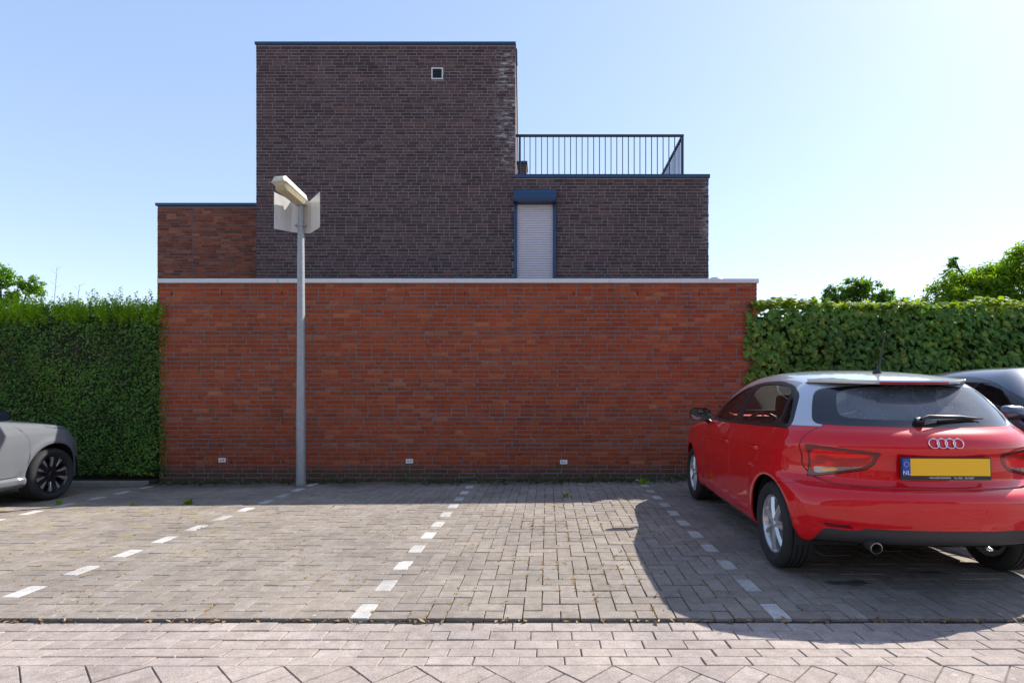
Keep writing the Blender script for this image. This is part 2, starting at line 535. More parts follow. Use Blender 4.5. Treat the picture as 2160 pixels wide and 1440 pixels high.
def in_view(x, y):  # inside the photograph's field, roughly
    return abs(x + 0.06 * y) < 0.93 * y
near = sorted([c for c in cells if not c[4] and in_view(X0 + c[0] * U, Y0 + c[1] * U)], key=lambda c: (Y0 + c[1] * U) + 0.02 * abs(X0 + c[0] * U) + (0.5 if c[2] * c[3] == 1 else 0))[:300]
near_set = set(near)
polys = []; tops = []
for c in cells:
    i, j, a, b, w = c
    x, y = X0 + i * U, Y0 + j * U
    cx, cy = x + a * U / 2, y + b * U / 2
    gz = float(ground_z(cx, cy))
    if w:
        link("white_paver", unit_w, parking_o, (cx, cy, gz + 0.001), (rng.gauss(0, 0.004), rng.gauss(0, 0.004), rng.gauss(0, 0.006)))
    elif c in near_set:
        link("paver", unit[(a, b)], parking_o, (cx + rng.gauss(0, 0.0006), cy + rng.gauss(0, 0.0006), gz + rng.gauss(0, 0.0012)), (rng.gauss(0, 0.003), rng.gauss(0, 0.003), rng.gauss(0, 0.008)))
    else:
        polys.append(rect(x + JN / 2, x + a * U - JN / 2, y + JN / 2, y + b * U - JN / 2)); tops.append(gz)
o = link("pavers", paver_np(polys, tops, mat=M_PAVER), parking_o); o["kind"] = "stuff"

# road: five gutter courses, then herringbone at 45 degrees
def road_z(y):
    return float(np.interp(y, [-30, 0, 2.53, 2.64, 2.745, 2.85, 3.06], [0.02, 0.03, 0.012, 0.0, -0.010, -0.013, -0.012]))
ry = np.array([-12, -4, 0.0, 1.2, 2.0, 2.53, 2.64, 2.745, 2.85, 3.085])
rx = np.linspace(-14, 14, 15)
rmb = MB()
rmb.add([(x, y, road_z(y) - 0.007) for y in ry for x in rx], [(j * 15 + i, j * 15 + i + 1, (j + 1) * 15 + i + 1, (j + 1) * 15 + i) for j in range(len(ry) - 1) for i in range(14)])
def road_sheet_material():
    t = NT("road_joints")
    p = t.pos()
    y = t.xyz(p)[1]
    b = t.n("TexBrick")
    mp = t.n("Mapping"); mp.inputs["Rotation"].default_value = (0, 0, R(45)); t.l(p, mp.inputs[0]); t.l(mp.outputs[0], b.inputs[0])
    b.inputs["Scale"].default_value = 1.0; b.inputs["Brick Width"].default_value = 0.21; b.inputs["Row Height"].default_value = 0.105; b.inputs["Mortar Size"].default_value = 0.004
    b.inputs["Color1"].default_value = (0.36, 0.30, 0.275, 1); b.inputs["Color2"].default_value = (0.42, 0.355, 0.325, 1); b.inputs["Mortar"].default_value = (0.12, 0.1, 0.08, 1)
    n = t.noise(p, 9, 5, 0.65)
    j = t.ramp(n, [(0.3, (0.13, 0.11, 0.092)), (0.55, (0.25, 0.21, 0.17)), (0.75, (0.40, 0.34, 0.27))])
    g = t.noise(p, 250, 3, 0.7)
    j = t.mix(1.0, j, t.ramp(g, [(0.3, (0.55,) * 3), (0.7, (1.3,) * 3)]), 'MULTIPLY')
    far = t.math('MAXIMUM', t.math('LESS_THAN', y, 1.2), t.math('GREATER_THAN', t.math('ABSOLUTE', t.xyz(p)[0]), 5.5))
    t.bsdf(t.mix(far, j, b.outputs["Color"]), 0.95, 0, t.bump(g, 0.4, 0.004), spec=0.1)
    return t.m
road_o = tag(rmb.build("road", road_sheet_material()), kind="structure")
RL = 0.2125
rp = []; rt = []; cand = []
for k in range(5):
    y1 = 3.045 - k * 0.1055; y0 = y1 - 0.1055
    off = [0.02, 0.125, 0.05, 0.16, 0.08][k]
    for i in range(-28, 28):
        x = off + i * RL
        if abs(x) > 5.4: continue
        cand.append((x + RL / 2, (y0 + y1) / 2, 0))
s2 = 0.1055
c45 = math.cos(R(45))
def uv(u, v): return ((u - v) * c45 * s2, 2.517 + (u + v) * c45 * s2)
mitre = []; herr = []
for n in range(-30, 31):
    A, B, C = uv(2 * n, -2 * n), uv(2 * n + 2, -2 * n - 2), uv(2 * n, -2 * n - 2)
    if abs(A[0]) < 5.4: mitre.append([C, B, A])
SHIFT = 1
for u in range(-62, 62):
    for v in range(-62, 62):
        if u + v >= -1: continue
        cxm, cym = uv(u + 0.5, v + 0.5)
        if cym < 1.2 or abs(cxm) > 5.4: continue
        def blocked(a, b): return (a // 2) + (b // 2) >= -1
        if blocked(u, v): continue
        m = (u - v + SHIFT) % 4
        if m == 0: herr.append((u, v, 1 if blocked(u + 1, v) else 2, 1))
        elif m == 1 and blocked(u - 1, v): herr.append((u, v, 1, 1))
        elif m == 3: herr.append((u, v, 1, 1 if blocked(u, v + 1) else 2))
        elif m == 2 and blocked(u, v - 1): herr.append((u, v, 1, 1))
unit_r = paver_unit(RL - 0.0055, 0.1055 - 0.005, M_ROAD, "road_paver", 0.003)
for (cx, cy, _) in cand:
    zc = road_z(cy); sl = math.atan2(road_z(cy + 0.05) - road_z(cy - 0.05), 0.1)
    if abs(cx) < 3.2:
        link("road_paver", unit_r, road_o, (cx + rng.gauss(0, 0.0015), cy, zc + rng.gauss(0, 0.0015)), (sl + rng.gauss(0, 0.003), rng.gauss(0, 0.003), rng.gauss(0, 0.006)))
    else:
        rp.append(rect(cx - RL / 2 + 0.003, cx + RL / 2 - 0.003, cy - 0.05, cy + 0.05)); rt.append(zc)
for poly in mitre:
    cx = sum(p[0] for p in poly) / 3; cy = sum(p[1] for p in poly) / 3
    sh = [(cx + (x - cx) * 0.965, cy + (y - cy) * 0.965) for x, y in poly]
    if abs(cx) < 3.0:
        link("mitre_paver", paver_np([[(x - cx, y - cy) for x, y in sh]], [0.0], mat=M_ROAD, name="mitre_paver", ch=0.003), road_o, (cx, cy, road_z(cy)))
    else:
        rp.append(sh); rt.append(road_z(cy))
g = 0.025
for (u, v, a, b) in herr:
    pl = [uv(u + g, v + g), uv(u + a - g, v + g), uv(u + a - g, v + b - g), uv(u + g, v + b - g)]
    rp.append(pl); rt.append(road_z(sum(p[1] for p in pl) / 4))
MB().add([(-9, 3.03, -0.0185), (9, 3.03, -0.0185), (9, 3.088, -0.0185), (-9, 3.088, -0.0185)], [(0, 1, 2, 3)]).build("edge_joint", plain("shaded_gap_soil", (0.022, 0.018, 0.014), 0.95, grain=0.5, gscale=40), road_o)  # dirt in the edge gap, with the gap's shade put into its near-black colour
o = link("road_pavers", paver_np(rp, rt, mat=M_ROAD, ch=0.003, jitter=0.0014, name="road_pavers"), road_o); o["kind"] = "stuff"

# ------------------------------------------------------------------ brick walls
def courses(x0, x1, z0, z1, ch, L, halfL, joint, seed, holes=()):
    """wild bond: list of (cx, cz, w, h)"""
    r = random.Random(seed)
    out = []
    nrow = int(round((z1 - z0) / ch))
    for k in range(nrow):
        za = z0 + k * ch; zb = za + ch - joint
        x = x0 - r.choice([0, 0.25, 0.5, 0.75]) * L
        run = 0
        while x < x1:
            w = L
            if run > 2 and r.random() < 0.33 or (run > 5): w = halfL; run = 0
            else: run += 1
            a, b = max(x, x0), min(x + w - joint, x1)
            x += w
            spans = [(a, b)]
            for (hx0, hx1, hz0, hz1) in holes:
                if zb > hz0 + 0.01 and za < hz1 - 0.01:
                    ns = []
                    for (p, q) in spans:
                        if q <= hx0 or p >= hx1: ns.append((p, q))
                        else:
                            if p < hx0: ns.append((p, hx0))
                            if q > hx1: ns.append((hx1, q))
                    spans = ns
            for (p, q) in spans:
                if q - p > 0.03: out.append(((p + q) / 2, (za + zb) / 2, q - p, zb - za))
    return out

def brick_verts(w, h, d, c, r, jit):
    V = []
    for (yy, ins) in ((d, 0), (c, 0), (0, c)):
        for sx, sz in ((-1, -1), (1, -1), (1, 1), (-1, 1)):
            V.append((sx * (w / 2 - ins) + r.gauss(0, jit), yy + (r.gauss(0, jit * 0.8) if yy == 0 else 0), sz * (h / 2 - ins) + r.gauss(0, jit)))
    return V
BF = [(0, 4, 5, 1), (1, 5, 6, 2), (2, 6, 7, 3), (3, 7, 4, 0), (4, 8, 9, 5), (5, 9, 10, 6), (6, 10, 11, 7), (7, 11, 8, 4), (8, 11, 10, 9)]

def brick_wall(parent, face_y, bricks, mat, name, L, seed, depth=0.03, jit=0.0016, singles=300, center=(0, 0)):
    """parent sits at the world origin; the 300 whole bricks nearest the view axis are parts, the others one joined part"""
    r = random.Random(seed)
    full = [b for b in bricks if abs(b[2] - (L - 0.012)) < 0.004]
    full.sort(key=lambda b: abs(b[0] - center[0]) + 1.6 * abs(b[1] - center[1]))
    single = full if len(bricks) <= singles else full[:singles]
    if len(bricks) <= singles: single = bricks
    sset = set(single)
    protos = {}
    V = []; F = []; Rn = []
    n0 = 0
    for b in bricks:
        cx, cz, w, h = b
        if b in sset:
            key = (round(w, 2), r.randrange(6))
            if key not in protos:
                me = bpy.data.meshes.new(name); me.from_pydata(brick_verts(w, h, depth, 0.004, r, jit), [], BF); me.update(); me.materials.append(mat)
                protos[key] = me
            link(name, protos[key], parent, (cx, face_y + r.gauss(0, 0.0014), cz), (r.gauss(0, 0.003), r.gauss(0, 0.003), r.gauss(0, 0.004)))
        else:
            yo = face_y + r.gauss(0, 0.0014)
            V += [(x + cx, y + yo, z + cz) for x, y, z in brick_verts(w, h, depth, 0.004, r, jit)]
            F += [tuple(i + n0 for i in f) for f in BF]
            Rn += [r.random()] * 9
            n0 += 12
    if F:
        o = link(name + "s", mesh_np(name + "s", np.array(V), F, mat, Rn), parent)
        o["kind"] = "stuff"

def side_brick_material(name, c1, c2, mortar):
    t = NT(name)
    p = t.pos()
    x, y, z = t.xyz(p)
    cb = t.n("CombineXYZ"); t.l(t.math('ADD', x, y), cb.inputs[0]); t.l(z, cb.inputs[1])
    b = t.n("TexBrick"); t.l(cb.outputs[0], b.inputs[0])
    b.inputs["Scale"].default_value = 1.0; b.inputs["Brick Width"].default_value = 0.218; b.inputs["Row Height"].default_value = 0.0625; b.inputs["Mortar Size"].default_value = 0.006
    b.inputs["Color1"].default_value = (*c1, 1); b.inputs["Color2"].default_value = (*c2, 1); b.inputs["Mortar"].default_value = (*mortar, 1)
    t.bsdf(b.outputs[0], 0.9, 0, t.bump(b.outputs["Fac"], 0.4, -0.006), spec=0.2)
    return t.m
M_SIDE_O = side_brick_material("orange_brick_return", (0.36, 0.085, 0.035), (0.44, 0.115, 0.042), (0.2, 0.185, 0.18))
M_SIDE_D = side_brick_material("dark_brick_return", (0.09, 0.055, 0.053), (0.12, 0.072, 0.068), (0.27, 0.235, 0.235))
M_SIDE_R = side_brick_material("aged_brick_return", (0.26, 0.075, 0.042), (0.31, 0.1, 0.055), (0.2, 0.185, 0.18))

# --- the garage with the long orange wall
GX0, GX1, GY, GZ = -5.63, 3.035, 8.08, 2.838
garage = tag(empty("brick_garage", (0, 0, 0)), "low flat-roofed garage with long orange brick wall under a pale coping", "garage")
MB().box(GX0 + 0.004, GX1 - 0.004, GY + 0.0055, GY + 0.04, -0.16, GZ).build("mortar_bed", M_MORTAR, garage)
MB().box(GX0, GX1, GY + 0.042, 10.98, -0.16, GZ - 0.06).build("block_body", M_SIDE_O, garage)
MB().box(GX0 + 0.1, GX1 - 0.1, GY + 0.1, 10.97, GZ - 0.058, GZ - 0.02).build("roof", M_ROOF, garage)
zb = -0.10
gb = courses(GX0, GX1, zb, zb + 47 * 0.0625, 0.0625, 0.22, 0.112, 0.0125, 3)
brick_wall(garage, GY, gb, M_ORANGE, "brick", 0.22, 5, center=(-0.3, 1.25))
for (xa, xb) in ((GX0 - 0.015, -3.9), (-3.897, -1.35), (-1.347, 0.9), (0.903, GX1 + 0.022)):
    cm = MB().box(xa, xb, GY - 0.022, GY + 0.28, GZ - 0.003, GZ + 0.058, 0.004)
    cm.build("coping", M_ALU, garage, smooth=40)
for (xs, zs) in (([-5.45, -4.72, -3.85, -2.95, -2.05, -1.2, -0.82, 0.38, 1.3, 2.2], GZ - 0.155), ([-4.58, -3.83, -2.70, -1.98, -1.0, 0.27, 1.15, 1.9], 0.245)):
    for x in xs:
        MB().box(x - 0.005, x + 0.005, GY - 0.0025, GY + 0.02, zs - 0.026, zs + 0.026).build("weep_hole", M_VOID, garage)  # black box set slightly proud, its colour standing for an open joint's shade
rv = MB()
rv.lathe([(0.0, 0.30), (0.09, 0.29), (0.125, 0.255), (0.125, 0.235), (0.085, 0.23), (0.085, 0.0)], 24)
rv.build("roof_vent", M_GALV, garage, smooth=40, loc=(2.72, 9.0, GZ - 0.03))

# --- the dark brick house
HY = 11.02
HX0, HX1, HT = -5.76, 3.186, 5.49
TX1, TT = -0.637, 8.12
house = tag(empty("brick_house", (0, 0, 0)), "dark purple-brown brick house with stepped roofline and roof terrace railing", "house")
SH = (-0.668, 0.172, 2.7, 5.0)          # shutter opening
VH = (-2.295, -2.065, 7.435, 7.665)     # square vent
MB().box(HX0 + 0.004, HX1 - 0.004, HY + 0.0065, HY + 0.04, 0, HT).build("mortar_bed", M_MORTAR_D, house)
MB().box(HX0 + 0.004, TX1 - 0.004, HY + 0.0065, HY + 0.04, HT + 0.001, TT).build("mortar_bed", M_MORTAR_D, house)
MB().box(HX0, HX1, HY + 0.042, 18, 0, HT - 0.06).build("block_body", M_SIDE_D, house)
tw = MB()
tw.prism([(HX0, HY + 0.042), (TX1, HY + 0.042), (TX1 - 0.24, 16.5), (HX0, 16.5)], HT - 0.06, TT)
tw.build("tower_body", M_SIDE_D, house)
MB().box(HX0 + 0.2, HX1 - 0.2, HY + 0.3, 17.8, HT - 0.058, HT - 0.03).build("terrace_floor", M_ROOF, house)
db = courses(HX0, HX1, 2.60, 2.60 + 46 * 0.0625, 0.0625, 0.2155, 0.108, 0.0115, 21, holes=[SH])
db += courses(HX0, TX1, 2.60 + 46 * 0.0625, TT - 0.02, 0.0625, 0.2155, 0.108, 0.0115, 22, holes=[VH])
brick_wall(house, HY, db, M_DARK, "brick", 0.2155, 8, center=(-1.6, 5.2))
MB().box(HX0 - 0.02, TX1 + 0.012, HY - 0.025, HY + 0.3, TT + 0.002, TT + 0.052, 0.004).build("coping", M_BLUE, house, smooth=40)
MB().prism([(TX1 - 0.29, HY + 0.302), (TX1 + 0.012, HY + 0.302), (TX1 - 0.225, 16.5), (TX1 - 0.5, 16.5)], TT + 0.002, TT + 0.05).build("coping", M_BLUE, house)
MB().box(TX1 + 0.002, HX1 + 0.022, HY - 0.025, HY + 0.32, HT + 0.002, HT + 0.07, 0.004).build("coping", M_BLUE, house, smooth=40)
MB().box(HX1 - 0.3, HX1 + 0.022, HY + 0.322, 17.9, HT + 0.002, HT + 0.07).build("coping", M_BLUE, house)
MB().box(TX1 + 0.004, TX1 + 0.03, HY + 0.12, HY + 0.30, TT - 0.24, TT - 0.001).build("flashing", M_BLUE, house)
# square vent with pale frame
v = MB().box(VH[0], VH[1], HY + 0.001, HY + 0.02, VH[2], VH[3]).build("vent", M_VOID, house)
for (a, b, c, d) in ((VH[0], VH[1], VH[3] - 0.024, VH[3]), (VH[0], VH[1], VH[2], VH[2] + 0.022), (VH[0], VH[0] + 0.024, VH[2] + 0.023, VH[3] - 0.025), (VH[1] - 0.024, VH[1], VH[2] + 0.023, VH[3] - 0.025)):
    MB().box(a, b, HY - 0.014, HY + 0.0005, c, d).build("vent_frame", M_ALU, v)
for k in range(4):
    MB().box(VH[0] + 0.026, VH[1] - 0.026, HY - 0.004, HY + 0.0005, VH[2] + 0.04 + k * 0.042, VH[2] + 0.048 + k * 0.042).build("vent_louvre", M_BLACK, v)
# roller shutter
M_SLAT = plain("lilac_white_slat", (0.60, 0.55, 0.60), 0.5, grain=0.05, gscale=12)
sh = MB()
pts = [(0.0, 0.0), (0.0, 0.265), (0.06, 0.265), (0.13, 0.245), (0.185, 0.20), (0.21, 0.13), (0.205, 0.05), (0.19, 0.0)]
sh.prism([(-y, z) for y, z in pts], -0.42, 0.42, Matrix(((0, 0, 1, 0), (1, 0, 0, 0), (0, 1, 0, 0), (0, 0, 0, 1))))
shutter = sh.build("roller_shutter", M_BLUE, house, smooth=35, loc=(-0.248, HY + 0.004, 4.972))
for x in (-0.415, 0.355):
    MB().box(x, x + 0.06, -0.055, 0.03, -2.3, -0.002, 0.004).build("guide_rail", M_BLUE, shutter, smooth=40)
slat = MB()
pr = [(0.004, 0.0), (-0.006, 0.006), (-0.010, 0.022), (-0.006, 0.038), (0.004, 0.0435)]
slat.prism(pr, -0.353, 0.353, Matrix(((0, 0, 1, 0), (1, 0, 0, 0), (0, 1, 0, 0), (0, 0, 0, 1))))
slat_me = slat.mesh("slat", M_SLAT, 50)
for k in range(46):
    link("slat", slat_me, shutter, (0.0, 0.0, -0.05 - k * 0.047))
MB().box(-0.353, 0.353, 0.012, 0.02, -2.3, -0.003).build("shutter_backing", M_VOID, shutter)
# terrace railing
RY, RT, RX = 11.42, 6.53, 2.765
rail = MB()
rail.box(TX1 - 0.02, RX + 0.025, RY - 0.022, RY + 0.022, RT - 0.045, RT, 0.004)
railing = rail.build("railing", M_BLUE, house, smooth=40)
MB().box(RX - 0.022, RX + 0.024, RY + 0.024, 16.4, RT - 0.045, RT, 0.004).build("hand_rail", M_BLUE, railing, smooth=40)
MB().box(TX1 + 0.02, RX, RY - 0.012, RY + 0.012, HT + 0.085, HT + 0.115).build("bottom_rail", M_BLUE, railing)
MB().box(RX - 0.012, RX + 0.012, RY + 0.014, 16.4, HT + 0.085, HT + 0.115).build("bottom_rail", M_BLUE, railing)
M_RAIL = plain("near_black_blue_steel", (0.012, 0.02, 0.038), 0.4)
for o_ in [railing] + list(railing.children): o_.data.materials[0] = M_RAIL
bal = MB().box(-0.008, 0.008, -0.008, 0.008, HT + 0.116, RT - 0.046).mesh("baluster", M_RAIL)
post = MB().box(-0.02, 0.02, -0.02, 0.02, HT - 0.03, RT - 0.046).mesh("post", M_RAIL)
nb = int((RX - TX1 - 0.1) / 0.1185)
for k in range(nb):
    link("baluster", bal, railing, (TX1 + 0.16 + k * 0.1185, RY, 0))
for k in range(40):
    link("baluster", bal, railing, (RX, RY + 0.12 + k * 0.1185, 0))
for (x, y) in ((TX1 + 0.07, RY), (RX, RY), (RX, 13.4), (RX, 15.4)):
    link("post", post, railing, (x, y, 0))
ch = MB().box(-0.70, -0.49, 13.0, 13.5, HT - 0.04, 6.58).build("wall_end", M_SIDE_D, house)  # end of a brick parapet wall with its coping
MB().box(-0.72, -0.47, 12.97, 13.53, 6.582, 6.64).build("wall_end_coping", M_BLUE, ch)

# --- the lower orange-brown building behind, to the hedge side
BY = 12.4
bx0, bx1, bt = -8.68, -5.4, 5.40
rear = tag(empty("brick_building", (0, 0, 0)), "faded orange brick building with blue roof edge behind the hedge and dark house", "building")
MB().box(bx0 + 0.004, bx1, BY + 0.0065, BY + 0.04, 0, bt).build("mortar_bed", M_MORTAR, rear)
MB().box(bx0, bx1, BY + 0.042, 19, 0, bt - 0.02).build("block_body", M_SIDE_R, rear)
rb = courses(bx0, -7.906, 2.30, 2.30 + 49 * 0.0625, 0.0625, 0.21, 0.105, 0.0115, 31) + courses(-7.894, bx1, 2.30, 2.30 + 49 * 0.0625, 0.0625, 0.21, 0.105, 0.0115, 32)
rb = [b for b in rb if b[1] > 3.3 or b[0] < -8]
brick_wall(rear, BY, rb, M_RED2, "brick", 0.21, 9, center=(-7.2, 4.6))
MB().box(bx0 - 0.03, bx1, BY - 0.03, BY + 0.3, bt + 0.002, bt + 0.062, 0.004).build("coping", M_BLUE, rear, smooth=40)
for x in (-7.65, -6.93, -6.2):
    MB().box(x - 0.005, x + 0.005, BY - 0.0025, BY + 0.02, 5.02, 5.072).build("weep_hole", M_VOID, rear)
# ------------------------------------------------------------------ number plates on the wall
def sign(x, z, text, label):
    s = MB().box(-0.052, 0.052, -0.004, 0.0, -0.031, 0.031, 0.0012).build("number_sign", M_WHITE, None, loc=(x, GY - 0.0035, z))
    tag(s, label, "sign", "bay number signs on the wall")
    text_mesh("lettering", text, 0.046, M_INK, s, Matrix.Translation((0, -0.0046, -0.001)) @ Matrix.Rotation(R(90), 4, 'X'))
sign(-4.713, 0.272, "6-B", "small white bay sign reading 6-B, nearest the hedge")
sign(-2.0, 0.258, "4-A", "small white bay sign reading 4-A on the orange wall")
sign(0.234, 0.246, "8-C", "small white bay sign reading 8-C behind the empty bay")

# ------------------------------------------------------------------ lamp post
LX, LY = -3.405, 7.70
lz = float(ground_z(LX, LY))
lamp = tag(empty("lamp_post", (LX, LY, lz)), "galvanised lamp post with cream lamp head and white glare shield", "lamp post")
MB().tube([(0, 0, 0.0), (0, 0, 1.05), (0, 0, 1.06), (0, 0, 2.9), (0, 0, 3.93)], [0.064, 0.060, 0.058, 0.048, 0.038], 28).build("pole", M_GALV, lamp, smooth=50)
MB().lathe([(0.0655, 0.0), (0.0655, 0.03), (0.0635, 0.035)], 28).build("base_collar", M_CONC, lamp, smooth=40)
for z in (3.55, 3.84):
    c = MB(); c.lathe([(0.0405, -0.016), (0.052, -0.016), (0.052, 0.016), (0.0405, 0.016)], 24)
    c.box(-0.075, -0.048, -0.018, 0.018, -0.014, 0.014); c.box(0.048, 0.075, -0.018, 0.018, -0.014, 0.014)
    c.build("clamp", M_GALV, lamp, smooth=40, loc=(0, 0, z - lz))
    for sx in (-1, 1):
        MB().lathe([(0.0, -0.045), (0.009, -0.045), (0.009, -0.035), (0.005, -0.034), (0.005, 0.03)], 10, Matrix.Translation((sx * 0.062, 0, z - lz)) @ Matrix.Rotation(R(-90), 4, 'X')).build("clamp_bolt", M_GALV, lamp)
for (za, zb_) in ((0.92, 1.22),):
    dv = []
    for k in range(9):
        a = R(-90) + R(-38) + R(76) * k / 8
        dv += [(0.0625 * math.cos(a), 0.0625 * math.sin(a), za), (0.0615 * math.cos(a), 0.0615 * math.sin(a), zb_)]
    MB().add(dv, [(2 * k, 2 * k + 2, 2 * k + 3, 2 * k + 1) for k in range(8)]).build("access_door", M_GALV, lamp, smooth=60)
# glare shield: bent sheet open towards the bays
def sheet_material():
    t = NT("white_sheet")
    p = t.pos()
    n = t.noise(t.scaled(p, (9, 9, 2.0)), 1.0, 4, 0.6)
    c = t.ramp(n, [(0.3, (0.56, 0.53, 0.50)), (0.6, (0.74, 0.73, 0.73)), (0.8, (0.8, 0.79, 0.78))])
    b = t.bsdf(c, 0.28, spec=0.6)
    tr = t.n("BsdfTranslucent"); tr.inputs[0].default_value = (0.75, 0.68, 0.55, 1)
    mx = t.n("MixShader"); mx.inputs[0].default_value = 0.18
    t.l(b.outputs[0], mx.inputs[1]); t.l(tr.outputs[0], mx.inputs[2]); t.l(mx.outputs[0], t.out.inputs[0])
    return t.m
prof = [(-0.272, -0.205, 3.45, 3.945), (-0.264, -0.195, 3.452, 3.94), (-0.172, 0.03, 3.478, 3.925), (-0.160, 0.052, 3.48, 3.925), (-0.13, 0.06, 3.478, 3.92), (0.08, 0.06, 3.462, 3.91), (0.098, 0.055, 3.462, 3.912), (0.115, 0.04, 3.462, 3.915), (0.335, -0.195, 3.47, 3.945), (0.343, -0.205, 3.472, 3.947)]
SV = []; SF = []
for th in (0.0, 0.004):
    for (x, y, z0, z1) in prof:
        SV += [(x, y + th, z0 - lz), (x, y + th, z1 - lz)]
n = len(prof)
for k in range(n - 1):
    a = 2 * k
    SF += [(a, a + 2, a + 3, a + 1), (2 * n + a, 2 * n + a + 1, 2 * n + a + 3, 2 * n + a + 2), (a, 2 * n + a, 2 * n + a + 2, a + 2), (a + 1, a + 3, 2 * n + a + 3, 2 * n + a + 1)]
SF += [(0, 1, 2 * n + 1, 2 * n), (2 * n - 2, 4 * n - 2, 4 * n - 1, 2 * n - 1)]
MB().add(SV, SF).build("glare_shield", sheet_material(), lamp, smooth=45)
# lamp head: box canopy and prismatic bowl, lying towards the bays
def loft(sections, mat, name, parent, M=None, smooth=35):
    V = []; F = []
    k = len(sections[0])
    for s in sections: V += s
    for i in range(len(sections) - 1):
        for j in range(k):
            j2 = (j + 1) % k
            F.append((i * k + j, i * k + j2, (i + 1) * k + j2, (i + 1) * k + j))
    F.append(tuple(range(k))[::-1]); F.append(tuple((len(sections) - 1) * k + j for j in range(k)))
    if M is not None: V = [tuple(M @ Vector(v)) for v in V]
    return MB().add(V, F).build(name, mat, parent, smooth=smooth)
HM = Matrix.Translation((0.0, 0.0, 3.90 - lz)) @ Matrix.Rotation(R(-9.0), 4, 'X') @ Matrix.Rotation(R(-8.0), 4, 'Z') @ Matrix.Scale(0.70, 4, (0, 1, 0))
def hsec(y, w0, w1, z0, z1): return [(-w0, y, z0), (w0, y, z0), (w1, y, z1), (-w1, y, z1)]
head = loft([hsec(0.05, 0.075, 0.05, 0.0, 0.05), hsec(0.02, 0.09, 0.065, 0.0, 0.075), hsec(-0.68, 0.105, 0.075, 0.0, 0.085), hsec(-0.74, 0.085, 0.06, 0.0, 0.055)], M_CREAM, "lamp_head", lamp, HM)
loft([hsec(0.045, 0.082, 0.088, -0.012, -0.001), hsec(-0.725, 0.104, 0.110, -0.012, -0.001)], M_CREAM, "rim", head, HM)
def bowl_material():
    t = NT("yellowed_bowl")
    n = t.noise(t.pos(), 14, 4)
    b = t.bsdf(t.ramp(n, [(0.3, (0.55, 0.48, 0.30)), (0.7, (0.72, 0.66, 0.48))]), 0.22, spec=0.6)
    tr = t.n("BsdfTranslucent"); tr.inputs[0].default_value = (0.85, 0.75, 0.5, 1)
    mx = t.n("MixShader"); mx.inputs[0].default_value = 0.35
    t.l(b.outputs[0], mx.inputs[1]); t.l(tr.outputs[0], mx.inputs[2]); t.l(mx.outputs[0], t.out.inputs[0])
    return t.m
loft([hsec(0.02, 0.05, 0.078, -0.045, -0.013), hsec(-0.03, 0.066, 0.082, -0.075, -0.013), hsec(-0.62, 0.078, 0.096, -0.085, -0.013), hsec(-0.70, 0.06, 0.094, -0.045, -0.013)], bowl_material(), "lamp_bowl", head, HM)
MB().box(-0.018, 0.018, -0.02, 0.05, -0.04, 0.01, 0.003, HM).build("hinge", M_GALV, head)

# ------------------------------------------------------------------ foliage
LEAF_HEDGE = leaf_material("hedge_leaf", [(0.0, (0.055, 0.135, 0.02)), (0.4, (0.095, 0.21, 0.032)), (0.8, (0.14, 0.28, 0.05)), (0.96, (0.2, 0.33, 0.065)), (1.0, (0.4, 0.33, 0.07))], trans=0.38, rough=0.36)
LEAF_NEW_LIT = leaf_material("sunlit_young_leaf", [(0.0, (0.15, 0.28, 0.022)), (0.6, (0.21, 0.36, 0.03)), (1.0, (0.31, 0.42, 0.04))], trans=0.66)  # new shoots; the backlit glow of the hedge top is put into this colour
LEAF_IVY = leaf_material("ivy_leaf", [(0.0, (0.06, 0.145, 0.026)), (0.45, (0.105, 0.22, 0.042)), (0.85, (0.155, 0.285, 0.055)), (1.0, (0.27, 0.31, 0.06))], trans=0.38, rough=0.36)
LEAF_IVY_LIT = leaf_material("sunlit_ivy_leaf", [(0.0, (0.11, 0.2, 0.016)), (0.6, (0.16, 0.26, 0.02)), (1.0, (0.22, 0.30, 0.025))], trans=0.5, rough=0.6)  # top leaves of the ivy, their sunlit brightness put into the colour
LEAF_TREE = leaf_material("tree_leaf", [(0.0, (0.06, 0.15, 0.02)), (0.5, (0.095, 0.21, 0.027)), (1.0, (0.15, 0.27, 0.035))], trans=0.5)
LEAF_TREE2 = leaf_material("bright_tree_leaf", [(0.0, (0.09, 0.18, 0.018)), (0.5, (0.14, 0.26, 0.026)), (1.0, (0.21, 0.33, 0.035))], trans=0.5)

def orient(nrm, roll):
    """(n,3) normals -> rotation frames (n,3,3): columns tangent, bitangent, normal"""
    nrm = nrm / np.linalg.norm(nrm, axis=1, keepdims=True)
    ref = np.tile(np.array([0.0, 0.0, 1.0]), (len(nrm), 1))
    ref[np.abs(nrm[:, 2]) > 0.93] = (0, 1, 0)
    t = np.cross(ref, nrm); t /= np.linalg.norm(t, axis=1, keepdims=True)
    b = np.cross(nrm, t)
    c, s = np.cos(roll)[:, None], np.sin(roll)[:, None]
    return np.stack([t * c + b * s, b * c - t * s, nrm], axis=2)

